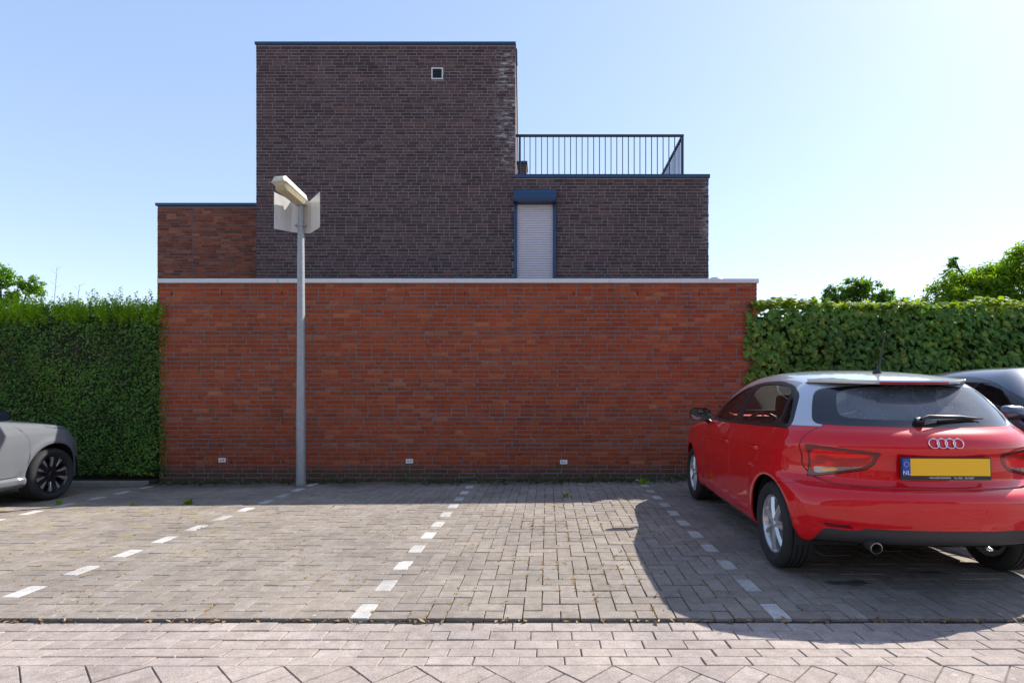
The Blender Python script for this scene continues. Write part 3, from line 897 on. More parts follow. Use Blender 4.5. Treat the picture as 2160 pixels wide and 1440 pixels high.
def leaves(P, Fr, size, tv, tf, name, mat, parent, kind="stuff"):
    """one joined mesh of leaves: template verts tv (k,3), triangles/quads tf"""
    k = len(tv)
    V = np.einsum('nij,kj->nki', Fr, tv) * size[:, None, None] + P[:, None, :]
    F = (np.asarray(tf)[None] + (np.arange(len(P)) * k)[:, None, None]).reshape(-1, np.asarray(tf).shape[1])
    rv = np.repeat(nrng.random(len(P)), len(tf))
    o = link(name, mesh_np(name, V.reshape(-1, 3), F, mat, rv), parent)
    if kind: o["kind"] = kind
    return o
OVAL_V = np.array([(0, -0.5, 0), (0.24, -0.08, 0.05), (0, 0.5, -0.04), (-0.24, -0.08, 0.05)])
OVAL_F = np.array([(0, 1, 2), (0, 2, 3)])
LONG_V = np.array([(0, -0.5, 0), (0.13, 0.0, 0.04), (0, 0.5, -0.08), (-0.13, 0.0, 0.04)])
IVY_V = np.array([(0, 0.36, 0.05), (0.20, 0.44, -0.02), (0.47, 0.30, -0.05), (0.25, 0.02, 0.0), (0.30, -0.22, -0.03), (0.11, -0.20, 0.03), (0.0, -0.55, -0.06),
                  (-0.11, -0.20, 0.03), (-0.30, -0.22, -0.03), (-0.25, 0.02, 0.0), (-0.47, 0.30, -0.05), (-0.20, 0.44, -0.02), (0, 0.02, 0.035)])
IVY_F = np.array([(12, 1, 0), (12, 2, 1), (12, 3, 2), (12, 4, 3), (12, 5, 4), (12, 6, 5), (12, 7, 6), (12, 8, 7), (12, 9, 8), (12, 10, 9), (12, 11, 10), (12, 0, 11)])

def lump(a, b, s):
    """cheap smooth 2-d noise"""
    return (np.sin(a * 2.1 * s + 0.7) * np.cos(b * 2.7 * s + 1.3) + 0.6 * np.sin(a * 4.7 * s + b * 3.1 * s) + 0.4 * np.cos(a * 8.3 * s - b * 7.7 * s + 2.0)) / 2.0

# --- clipped hedge beside the wall
hz = -0.07
hedge = tag(empty("privet_hedge", (-8.8, 8.4, hz)), "tall clipped green privet hedge with bright new shoots along its top", "hedge")
HXA, HXB, HYF, HYB, HZT = -13.2, -5.52, 8.0, 9.0, 2.54
def hl(x, y, z): return (x + 8.8, y - 8.4, z - hz)
cV = []; cF = []
nxh, nzh = 60, 22
for iz in range(nzh + 1):
    for ix in range(nxh + 1):
        x = HXA + (HXB - 0.16 - HXA) * ix / nxh; z = 0.05 + (HZT - 0.22) * iz / nzh
        cV.append(hl(x, HYF + 0.17 + 0.05 * float(lump(np.array(x), np.array(z), 2.0)), z))
for iz in range(nzh):
    for ix in range(nxh):
        a = iz * (nxh + 1) + ix
        cF.append((a, a + 1, a + nxh + 2, a + nxh + 1))
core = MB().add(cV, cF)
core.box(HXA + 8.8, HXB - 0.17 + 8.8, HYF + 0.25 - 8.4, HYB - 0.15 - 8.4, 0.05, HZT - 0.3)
core.build("shade_core", M_CORE, hedge)  # added solid core, keeps light from passing through the hedge
def hedge_leaves(n, mode):
    if mode == "front":
        x = nrng.uniform(HXA, HXB, n); z = nrng.uniform(0.06, HZT, n)
        bump_ = 0.05 * lump(x, z, 1.6) + 0.06 * lump(x + 1.7, z + 0.4, 0.8)
        y = HYF + bump_ + np.abs(nrng.normal(0, 0.075, n)) - 0.03
        # rounder towards the top and the corner by the wall
        y = y + 0.25 * np.clip((z - 2.15) / 0.3, 0, 1) ** 2 + 0.2 * np.clip((x - (HXB - 0.15)) / 0.15, 0, 1) ** 2
        N = np.stack([nrng.normal(0, 0.55, n), -1 + nrng.normal(0, 0.35, n), 0.55 + nrng.normal(0, 0.5, n)], 1)
        # thin, woody patches high up
        wood = lump(x + 3.0, z * 1.4, 1.1) + 0.9 * np.exp(-((z - 1.85) / 0.36) ** 2) - 0.55
        keep = nrng.random(n) > np.clip(wood * 0.75, 0, 0.62)
        x, y, z, N = x[keep], y[keep], z[keep], N[keep]
    elif mode == "top":
        x = nrng.uniform(HXA, HXB, n); y = nrng.uniform(HYF + 0.05, HYB, n)
        z = HZT - 0.03 + 0.05 * lump(x, y, 2.0) + nrng.normal(0, 0.05, n)
        N = np.stack([nrng.normal(0, 0.6, n), nrng.normal(-0.3, 0.6, n), np.ones(n)], 1)
    else:
        y = nrng.uniform(HYF, HYB, n); z = nrng.uniform(0.06, HZT, n)
        x = HXB + 0.04 * lump(y, z, 2.0) - np.abs(nrng.normal(0, 0.07, n)) + 0.02
        N = np.stack([np.ones(n), nrng.normal(-0.2, 0.5, n), nrng.normal(0.3, 0.5, n)], 1)
    P = np.stack([x + 8.8, y - 8.4, z - hz], 1)
    return P, orient(N, nrng.uniform(0, 6.28, len(P)))
parts_ = [hedge_leaves(52000, "front"), hedge_leaves(7000, "top"), hedge_leaves(3500, "side")]
P = np.concatenate([p for p, f in parts_]); Fr = np.concatenate([f for p, f in parts_])
leaves(P, Fr, nrng.uniform(0.028, 0.052, len(P)), OVAL_V, OVAL_F, "foliage", LEAF_HEDGE, hedge)
# upright young shoots along the top
sV = []; sP = []; sN = []; sS = []
stems = MB()
for k in range(1500):
    x = rng.uniform(HXA, HXB - 0.02); y = HYF + 0.0 + 0.85 * rng.random() ** 1.6
    hgt = rng.uniform(0.10, 0.33) * (1.3 if rng.random() < 0.12 else 1.0)
    z0 = HZT - 0.16 + rng.uniform(-0.08, 0.02) - (0.16 * rng.random() if y < HYF + 0.12 else 0)
    dx, dy = rng.gauss(0, 0.28), rng.gauss(-0.1, 0.22)
    stems.tube([hl(x, y, z0), hl(x + dx * hgt, y + dy * hgt, z0 + hgt)], [0.0028, 0.0014], 4, cap=False)
    nl = int(6 + hgt * 46)
    for q in range(nl):
        t = 0.12 + 0.88 * q / nl
        ang = q * 2.4 + rng.random()
        rr = 0.022
        sP.append(hl(x + dx * hgt * t + rr * math.cos(ang), y + dy * hgt * t + rr * math.sin(ang), z0 + hgt * t + 0.008))
        sN.append((math.cos(ang) * 0.8 + rng.gauss(0, 0.25), math.sin(ang) * 0.8 + rng.gauss(0, 0.25), 0.7 + rng.gauss(0, 0.3)))
        sS.append(rng.uniform(0.038, 0.062) * (1 - 0.25 * t))
sP = np.array(sP); sN = np.array(sN)
leaves(sP, orient(sN, nrng.normal(0, 1.0, len(sP)) + math.pi), np.array(sS), OVAL_V, OVAL_F, "young_shoots", LEAF_NEW_LIT, hedge)
tw = MB()
for k in range(520):
    x = rng.uniform(HXA + 0.1, HXB - 0.1); z = min(2.3, max(0.3, rng.gauss(1.75, 0.42)))
    y = HYF + 0.02 + abs(rng.gauss(0, 0.05))
    a = rng.gauss(1.2, 0.7); l = rng.uniform(0.08, 0.3)
    tw.tube([hl(x, y + 0.04, z), hl(x + 0.5 * l * math.cos(a), y - 0.005, z + 0.5 * l * math.sin(a)), hl(x + l * math.cos(a + 0.3), y + 0.02, z + l * math.sin(a + 0.3))], [0.0035, 0.003, 0.0018], 4, cap=False)
o = tw.build("twigs", M_TWIG, hedge); o["kind"] = "stuff"
o = stems.build("shoot_stems", LEAF_NEW_LIT, hedge); o["kind"] = "stuff"
# thin wisps growing above the hedge
for k, (x, y, z, h) in enumerate(((-8.05, 8.6, 2.3, 0.75), (-7.72, 8.7, 2.3, 0.92), (-7.2, 8.5, 2.3, 0.6))):
    w = MB(); w.tube([(0, 0, 0), (0.03, 0, h * 0.5), (0.05, 0.02, h)], [0.004, 0.003, 0.0015], 5)
    for q in range(9):
        t = 0.45 + 0.55 * q / 9
        a = q * 2.4
        w.tube([(0.05 * t, 0, h * t), (0.05 * t + 0.07 * math.cos(a), 0.07 * math.sin(a), h * t + 0.05)], [0.0015, 0.0008], 4)
    st = w.build("wisp", M_TWIG, hedge, loc=hl(x, y, z))
# kerb under the hedge
kerb = tag(MB().box(-13, -5.66, 7.80, 7.92, -0.2, 0.0, 0.008).build("kerb", M_CONC), kind="structure")
tag(MB().box(-13, -5.64, 7.925, 9.2, -0.2, -0.012).build("soil_bed", plain("soil", (0.045, 0.034, 0.024), 0.95, grain=0.4, gscale=25)), kind="structure")

# --- ivy wall on the far side of the garage wall
ivy = tag(empty("ivy_hedge", (5.9, 8.3, 0.0)), "dense wall of large-leaved green ivy behind the parked cars", "ivy hedge")
IXA, IXB, IYF, IZT = 2.95, 9.6, 8.02, 2.52
def il(x, y, z): return (x - 5.9, y - 8.3, z)
MB().box(IXA + 0.14 - 5.9, IXB - 5.9, IYF + 0.16 - 8.3, IYF + 0.5 - 8.3, -0.1, IZT - 0.16).build("shade_core", M_CORE, ivy)  # added dark core behind the ivy leaves, stands for the inner shade
def ivy_pts(n, mode):
    if mode == "front":
        x = nrng.uniform(IXA - 0.12, IXB, n); z = nrng.uniform(0.05, IZT + 0.02, n)
        edge = 0.10 * lump(z, z * 0.3, 2.3) + 0.06 * np.sin(z * 9)
        keep = x > IXA - 0.02 + edge * 0.9 - 0.06
        x, z = x[keep], z[keep]
        b = lump(x, z, 1.3)
        y = IYF - 0.02 - 0.075 * b + np.abs(nrng.normal(0, 0.07, len(x)))
        y = y + 0.14 * np.clip((z - (IZT - 0.2)) / 0.2, 0, 1) ** 2
        N = np.stack([nrng.normal(0, 0.33, len(x)), -1 + nrng.normal(0, 0.15, len(x)), 0.42 + nrng.normal(0, 0.3, len(x))], 1)
    else:
        x = nrng.uniform(IXA - 0.05, IXB, n); y = nrng.uniform(IYF - 0.02, IYF + 0.55, n)
        z = IZT + 0.045 * lump(x * 1.3, y, 2.2) + 0.05 * np.sin(x * 3.1) * np.sin(x * 1.3) + nrng.normal(0, 0.03, n)
        N = np.stack([nrng.normal(0, 0.45, n), nrng.normal(-0.3, 0.4, n), np.ones(n)], 1)
    P = np.stack([x - 5.9, y - 8.3, z], 1)
    return P, orient(N, nrng.normal(0, 0.5, len(P)))
P, Fr = ivy_pts(10500, "front")
S = nrng.uniform(0.07, 0.125, len(P))
# the 300 largest leaves in plain view are parts of their own
score = S - 0.35 * (P[:, 1] + 8.3 - IYF) - 1.0 * ((P[:, 2] < 1.15) | (P[:, 0] + 5.9 > 7.4)) - 0.02 * nrng.random(len(P))
order = np.argsort(-score)
sel = order[:300]; rest = order[300:]
leaves(P[rest], Fr[rest], S[rest], IVY_V, IVY_F, "foliage", LEAF_IVY, ivy)
ivy_me = mesh_np("ivy_leaf", IVY_V, IVY_F, LEAF_IVY)
for i in sel:
    M3 = Matrix([list(map(float, row)) for row in Fr[i]])
    o = link("leaf", ivy_me, ivy)
    o.matrix_local = Matrix.Translation(Vector(P[i].tolist())) @ M3.to_4x4() @ Matrix.Scale(float(S[i]), 4)
P, Fr = ivy_pts(3600, "top")
leaves(P, Fr, nrng.uniform(0.06, 0.11, len(P)), IVY_V, IVY_F, "sunlit_top_leaves", LEAF_IVY_LIT, ivy)  # top layer in the brighter colour that stands in for sunlight
iv = MB()
for k in range(60):
    x = rng.uniform(IXA + 0.2, IXB); z = rng.uniform(0, 0.6)
    pts = [il(x, IYF + 0.12, z)]
    for q in range(5): x += rng.gauss(0, 0.12); z += rng.uniform(0.25, 0.45); pts.append(il(x, IYF + rng.uniform(0.06, 0.14), min(z, IZT - 0.05)))
    iv.tube(pts, [0.008, 0.007, 0.006, 0.005, 0.004, 0.003], 5, cap=False)
o = iv.build("stems", M_BARK, ivy); o["kind"] = "stuff"

# --- trees behind
def tree(name, label, base, height, clumps, nleaf, leafsize, mat, tmpl, seed, group):
    """clumps: list of (dx, dy, z, radius)"""
    r = random.Random(seed)
    root = tag(empty(name, base), label, "tree", group)
    t = MB()
    zt = min(c[2] for c in clumps)
    mid = (0.05, 0.0, max(0.5, zt - 0.3))
    t.tube([(0, 0, -0.1), (0.02, 0, mid[2] * 0.5), mid, (0.08, 0.03, height * 0.72)], [0.13, 0.11, 0.09, 0.035], 10)
    for (dx, dy, z, rad) in clumps:
        a = Vector(mid); b = Vector((dx, dy, z))
        m_ = a.lerp(b, 0.5) + Vector((r.gauss(0, 0.08), r.gauss(0, 0.08), 0.08))
        t.tube([a, m_, b], [0.05, 0.03, 0.012], 6)
        for q in range(7):
            e = b + Vector((r.gauss(0, 1), r.gauss(0, 1), r.gauss(0.2, 1))).normalized() * rad * 0.9
            t.tube([b.lerp(m_, 0.25), b.lerp(e, 0.55) + Vector((0, 0, 0.03)), e], [0.011, 0.007, 0.003], 4, cap=False)
    t.build("trunk", M_BARK, root, smooth=60)
    tot = sum(c[3] ** 2 for c in clumps)
    P = []; N = []
    for (dx, dy, z, rad) in clumps:
        n = int(nleaf * rad ** 2 / tot)
        nsub = max(8, int(34 * rad / 0.5))
        cen = nrng.normal(0, 1, (nsub, 3)); cen /= np.linalg.norm(cen, axis=1, keepdims=True)
        cen *= (nrng.random((nsub, 1)) ** 0.5) * rad
        cen[:, 2] *= 0.85
        ids = nrng.integers(0, nsub, n)
        p = cen[ids] + nrng.normal(0, rad * 0.13, (n, 3))
        P.append(p + np.array([dx, dy, z])); N.append(p * 0.5 / rad + nrng.normal(0, 0.5, (n, 3)) + np.array([0, 0, 0.5]))
    P = np.concatenate(P); N = np.concatenate(N)
    leaves(P, orient(N, nrng.uniform(0, 6.28, len(P))), nrng.uniform(0.7, 1.25, len(P)) * leafsize, tmpl[0], tmpl[1], "crown", mat, root, kind=None)
    return root
tree("garden_tree", "slender light green tree rising behind the privet hedge", (-15.75, 16.0, -0.16), 4.9,
     [(-0.9, 0, 3.7, 0.5), (-0.5, 0.1, 4.5, 0.55), (0.05, 0, 4.75, 0.42), (0.35, 0, 4.0, 0.35), (0.75, 0.1, 4.45, 0.38), (-1.3, 0, 4.4, 0.5), (0.2, 0, 3.3, 0.45), (-0.4, 0, 3.2, 0.5), (-1.7, 0.2, 3.6, 0.6)], 13000, 0.10, LEAF_TREE, (OVAL_V, OVAL_F), 3, None)
tree("fruit_tree", "small sparse tree peeping over the ivy next to the red car's roof", (7.75, 14.2, 0.22), 4.0,
     [(-0.9, 0, 3.15, 0.34), (-0.45, 0.1, 3.45, 0.34), (0.05, 0, 3.65, 0.36), (0.4, 0, 3.75, 0.33), (0.75, 0, 3.4, 0.33), (0.3, 0.2, 3.1, 0.42), (-0.3, 0.1, 3.0, 0.4), (1.1, 0, 2.95, 0.3), (-1.3, 0, 2.9, 0.25)], 13000, 0.085, LEAF_TREE, (OVAL_V, OVAL_F), 4, None)
tree("leafy_tree", "broad bright green tree with long leaves above the ivy by the dark car", (9.85, 12.2, -0.12), 4.8,
     [(-2.0, 0, 2.75, 0.45), (-1.5, 0, 3.15, 0.52), (-0.95, -0.1, 3.55, 0.55), (-0.4, 0, 3.85, 0.55), (0.1, 0, 3.6, 0.62), (0.5, 0, 4.1, 0.55), (1.1, 0, 4.25, 0.7), (-0.6, 0.2, 3.0, 0.7), (0.4, 0.1, 2.9, 0.8), (1.6, 0.1, 3.4, 0.9), (-1.4, 0.3, 2.7, 0.6), (2.3, 0, 4.3, 0.8), (-1.05, -0.1, 4.22, 0.14), (-2.2, -0.1, 3.32, 0.15)], 34000, 0.13, LEAF_TREE2, (LONG_V, OVAL_F), 5, None)

# --- weeds
M_WEED = LEAF_NEW_LIT
def weed(x, y, label, n=14, h=0.08, cat="weed"):
    z = float(ground_z(x, y))
    V = []; F = []
    for k in range(n):
        a = rng.uniform(0, 6.28); l = rng.uniform(0.5, 1.0) * h; o_ = rng.uniform(0.1, 0.7)
        bx, by = rng.gauss(0, h * 0.22), rng.gauss(0, h * 0.15)
        d = Vector((math.cos(a), math.sin(a), 0)); s = Vector((-d.y, d.x, 0)) * rng.uniform(0.08, 0.18) * l
        b = Vector((bx, by, 0)); m_ = b + d * l * o_ * 0.5 + Vector((0, 0, l * 0.6)); e = b + d * l * o_ * 1.1 + Vector((0, 0, l * 0.85))
        i = len(V)
        V += [tuple(b), tuple(m_ - s), tuple(e), tuple(m_ + s)]
        F += [(i, i + 1, i + 2), (i, i + 2, i + 3)]
    o = link("weed", mesh_np("weed", np.array(V), F, M_WEED), None, (x, y, z - 0.004))
    tag(o, label, cat, "weeds growing between the pavers")
weed(-4.10, 6.36, "widest tuft of weeds at the edge of the wall's shadow", 40, 0.085)
weed(-4.72, 6.34, "small two-leaved weed on the shadow edge near the grey car", 9, 0.06)
weed(-5.62, 6.42, "lone pale weed beside the grey car's front wheel", 12, 0.085)
weed(-4.70, 6.02, "tiny yellowish weed in the sunlit pavers near the shadow edge", 8, 0.035)
weed(0.22, 6.62, "green weed in the shade in the middle of the empty bay", 16, 0.075)
weed(1.30, 7.5, "leafy weed at the wall foot beside the red car", 26, 0.12)
# low growth and litter along the wall foot, too fine to count
wV = []; wF = []
for k in range(1500):
    x = rng.uniform(GX0, 3.4); y = 8.05 - abs(rng.gauss(0, 0.12)) - (0.25 * rng.random() if x > -2 else 0)
    dens = 0.5 + 0.5 * math.sin(x * 2.3) * math.sin(x * 0.9 + 1.0) + (0.3 if x > -2.2 else -0.15)
    if rng.random() > dens: continue
    z = float(ground_z(x, y)) - 0.004
    for q in range(5):
        a = rng.uniform(0, 6.28); l = rng.uniform(0.015, 0.055)
        d = Vector((math.cos(a), math.sin(a), 0)); s = Vector((-d.y, d.x, 0)) * 0.16 * l
        b = Vector((x + rng.gauss(0, 0.01), min(y + rng.gauss(0, 0.01), 8.06), z)); e = b + d * l * 0.6 + Vector((0, 0, l * 0.75)); m_ = (b + e) / 2 + Vector((0, 0, l * 0.2))
        i = len(wV); wV += [tuple(b), tuple(m_ - s), tuple(e), tuple(m_ + s)]; wF += [(i, i + 1, i + 2), (i, i + 2, i + 3)]
o = link("wall_foot_growth", mesh_np("wall_foot_growth", np.array(wV), wF, leaf_material("low_growth", [(0, (0.05, 0.06, 0.02)), (0.6, (0.07, 0.1, 0.025)), (1, (0.12, 0.09, 0.05))], 0.25)))
tag(o, "thin moss and weeds along the foot of the orange wall", "weeds", kind="stuff")
# moss tufts and straw in the joints of the bays
wV = []; wF = []; wR = []
for k in range(2600):
    if rng.random() < 0.55: x = rng.gauss(0.35, 0.55); y = rng.uniform(3.1, 6.3)
    else: x = rng.uniform(-4.2, -1.0); y = rng.uniform(3.1, 6.6)
    i_ = round((x - X0) / U); j_ = round((y - Y0) / U)
    if rng.random() < 0.6: x = X0 + i_ * U + rng.gauss(0, 0.003)
    else: y = Y0 + j_ * U + rng.gauss(0, 0.003)
    if lump(np.array(x * 1.7), np.array(y * 1.7), 1.0) < 0.05: continue
    z = float(ground_z(x, y)) - 0.006
    rv_ = rng.random()
    for q in range(4):
        a = rng.uniform(0, 6.28); l = rng.uniform(0.008, 0.02)
        d = Vector((math.cos(a), math.sin(a), 0)); s = Vector((-d.y, d.x, 0)) * 0.22 * l
        b = Vector((x, y, z)); e = b + d * l * 0.9 + Vector((0, 0, l * 0.45 + 0.005)); m_ = (b + e) / 2 + Vector((0, 0, 0.003))
        i = len(wV); wV += [tuple(b), tuple(m_ - s), tuple(e), tuple(m_ + s)]; wF += [(i, i + 1, i + 2), (i, i + 2, i + 3)]; wR += [rv_, rv_]
o = link("joint_moss", mesh_np("joint_moss", np.array(wV), wF, leaf_material("joint_moss", [(0, (0.34, 0.17, 0.05)), (0.5, (0.38, 0.25, 0.07)), (1, (0.26, 0.25, 0.05))], 0.2), wR))
tag(o, "orange and yellow moss tufts in the paver joints of the bays", "moss", kind="stuff")

# dry litter blown into the step along the road and the wall foot
wV = []; wF = []; wR = []
for k in range(420):
    if rng.random() < 0.6: x = rng.uniform(-4.5, 4.0); y = 3.055 + rng.gauss(0, 0.012); z = -0.012
    elif rng.random() < 0.6: x = rng.uniform(-5.4, 3.0); y = 8.05 - abs(rng.gauss(0, 0.22)); z = float(ground_z(x, y)) + 0.002
    else: x = rng.uniform(-5.0, 3.5); y = rng.uniform(3.2, 7.6); z = float(ground_z(x, y)) + 0.002
    l = rng.uniform(0.008, 0.026); a = rng.uniform(0, 6.28); tl_ = rng.gauss(0, 0.35)
    d = Vector((math.cos(a), math.sin(a), tl_)) * l; s_ = Vector((-math.sin(a), math.cos(a), rng.gauss(0, 0.3))) * l * 0.4
    b = Vector((x, y, z + abs(tl_) * l + 0.002)); i = len(wV)
    wV += [tuple(b - d), tuple(b - s_ + Vector((0, 0, 0.003))), tuple(b + d), tuple(b + s_ + Vector((0, 0, 0.003)))]; wF += [(i, i + 1, i + 2), (i, i + 2, i + 3)]
    rv_ = rng.random(); wR += [rv_, rv_]
o = link("dry_litter", mesh_np("dry_litter", np.array(wV), wF, leaf_material("dry_litter", [(0, (0.16, 0.09, 0.045)), (0.5, (0.26, 0.16, 0.08)), (1, (0.36, 0.27, 0.16))], 0.1), wR))
tag(o, "brown dry leaf litter along the road edge and wall foot", "litter", kind="stuff")
# ------------------------------------------------------------------ cars
# body surfaces are smooth fields, meshed finely and then cut along panel lines into separate panels
def lut(pts, lo=-2.0, hi=5.0, n=1401):
    xs = np.array([p[0] for p in pts], float); ys = np.array([p[1] for p in pts], float)
    h = np.diff(xs); d = np.diff(ys) / h
    m = np.zeros(len(xs)); m[0] = d[0]; m[-1] = d[-1]
    for i in range(1, len(xs) - 1):
        if d[i - 1] * d[i] > 0:
            w1, w2 = 2 * h[i] + h[i - 1], h[i] + 2 * h[i - 1]
            m[i] = (w1 + w2) / (w1 / d[i - 1] + w2 / d[i])
    g = np.linspace(lo, hi, n)
    k = np.clip(np.searchsorted(xs, g) - 1, 0, len(xs) - 2)
    t = np.clip((g - xs[k]) / h[k], 0, 1)
    v = (2 * t ** 3 - 3 * t ** 2 + 1) * ys[k] + (t ** 3 - 2 * t ** 2 + t) * h[k] * m[k] + (-2 * t ** 3 + 3 * t ** 2) * ys[k + 1] + (t ** 3 - t ** 2) * h[k] * m[k + 1]
    return lambda x: np.interp(x, g, v)

def smax(a, b, k):
    h = np.maximum(k - np.abs(a - b), 0) / k
    return np.maximum(a, b) + h * h * k * 0.25
def smin(a, b, k): return -smax(-a, -b, k)

def car_field(c):
    Wp, S, yr, cr, yf, Zl, Zr, yws, zb = (lut(c[k]) for k in ("plan", "side", "rear", "rear_c", "front", "low", "roof", "ws", "bottom"))
    axles = c["axles"]; ra = c["arch"]
    def F(x, y, z):
        a = np.abs(x)
        w = Wp(y) + S(z)
        for ya in axles:
            r = np.sqrt((y - ya) ** 2 + (z - c["hub"]) ** 2)
            w = w + c.get("flare", 0.012) * np.exp(-((r - ra - 0.025) / 0.045) ** 2)
        side = (a - w) * 0.93
        rear = (yr(z) + cr(z) * (a / 0.7) ** 2.6) - y
        front = y - (yf(z) - c["front_c"] * (a / 0.75) ** 2.8)
        hood = z - (Zl(y) - 0.035 * (a / 0.7) ** 2.5)
        roof = z - (Zr(y) - 0.05 * (a / 0.6) ** 2.4)
        ws = (y - (yws(z) - 0.15 * (a / 0.6) ** 2.2)) * 0.55
        low = smax(smax(side, hood, c.get("khood", 0.06)), front, 0.10)
        green = smax(smax(side, roof, 0.13), ws, 0.07)
        b = smin(low, green, 0.025)
        b = smax(b, rear * 0.9, 0.07)
        return smax(b, zb(y) - z, 0.05)
    return F

def grad(F, P, e=0.002):
    g = np.empty_like(P)
    for i in range(3):
        d = np.zeros(3); d[i] = e
        A = P + d; B = P - d
        g[:, i] = (F(A[:, 0], A[:, 1], A[:, 2]) - F(B[:, 0], B[:, 1], B[:, 2])) / (2 * e)
    return g
def project(F, P, it=3):
    for _ in range(it):
        g = grad(F, P); f = F(P[:, 0], P[:, 1], P[:, 2])
        P = P - np.clip(f / np.maximum((g * g).sum(1), 1e-3), -0.03, 0.03)[:, None] * g
    return P
def normals(F, P):
    g = grad(F, P, 0.003)
    return g / np.maximum(np.linalg.norm(g, axis=1, keepdims=True), 1e-9)

def surface_nets(F, lo, hi, h):
    ax = [np.arange(lo[i], hi[i] + h, h) for i in range(3)]
    nx, ny, nz = (len(a) for a in ax)
    val = np.empty((nx, ny, nz), np.float32)
    Y, Z = np.meshgrid(ax[1], ax[2], indexing='ij')
    for i, x in enumerate(ax[0]): val[i] = F(np.full_like(Y, x), Y, Z)
    ins = val < 0
    cnt = np.zeros((nx - 1, ny - 1, nz - 1), np.float32); acc = np.zeros((nx - 1, ny - 1, nz - 1, 3), np.float32)
    crn = [(i, j, k) for i in (0, 1) for j in (0, 1) for k in (0, 1)]
    sl = lambda o, n: slice(o, n - 1 + o)
    for a in crn:
        for b in crn:
            if sum(abs(p - q) for p, q in zip(a, b)) == 1 and a < b:
                va = val[sl(a[0], nx), sl(a[1], ny), sl(a[2], nz)]; vb = val[sl(b[0], nx), sl(b[1], ny), sl(b[2], nz)]
                m = (va < 0) != (vb < 0)
                t = np.where(m, va / np.where(m, va - vb, 1), 0)
                cnt += m
                for q in range(3): acc[..., q] += np.where(m, a[q] + (b[q] - a[q]) * t, 0)
    act = cnt > 0
    idx = np.full(act.shape, -1, np.int64); idx[act] = np.arange(act.sum())
    I = np.argwhere(act)
    V = (I + acc[act] / cnt[act][:, None]) * h + np.array([a[0] for a in ax])
    quads = []
    for d in range(3):
        e = [slice(None)] * 3; f = [slice(None)] * 3
        e[d] = slice(0, -1); f[d] = slice(1, None)
        A = ins[tuple(e)]; B = ins[tuple(f)]
        m = A != B
        u, v = (d + 1) % 3, (d + 2) % 3
        E = np.argwhere(m)
        ok = (E[:, u] > 0) & (E[:, v] > 0) & (E[:, u] < act.shape[u]) & (E[:, v] < act.shape[v])
        E = E[ok]
        flip = ~A[E[:, 0], E[:, 1], E[:, 2]]
        def cell(du, dv):
            C = E.copy(); C[:, u] += du; C[:, v] += dv
            return idx[C[:, 0], C[:, 1], C[:, 2]]
        q = np.stack([cell(-1, -1), cell(0, -1), cell(0, 0), cell(-1, 0)], 1)
        q[flip] = q[flip][:, ::-1]
        quads.append(q)
    Q = np.concatenate(quads)
    return V, Q

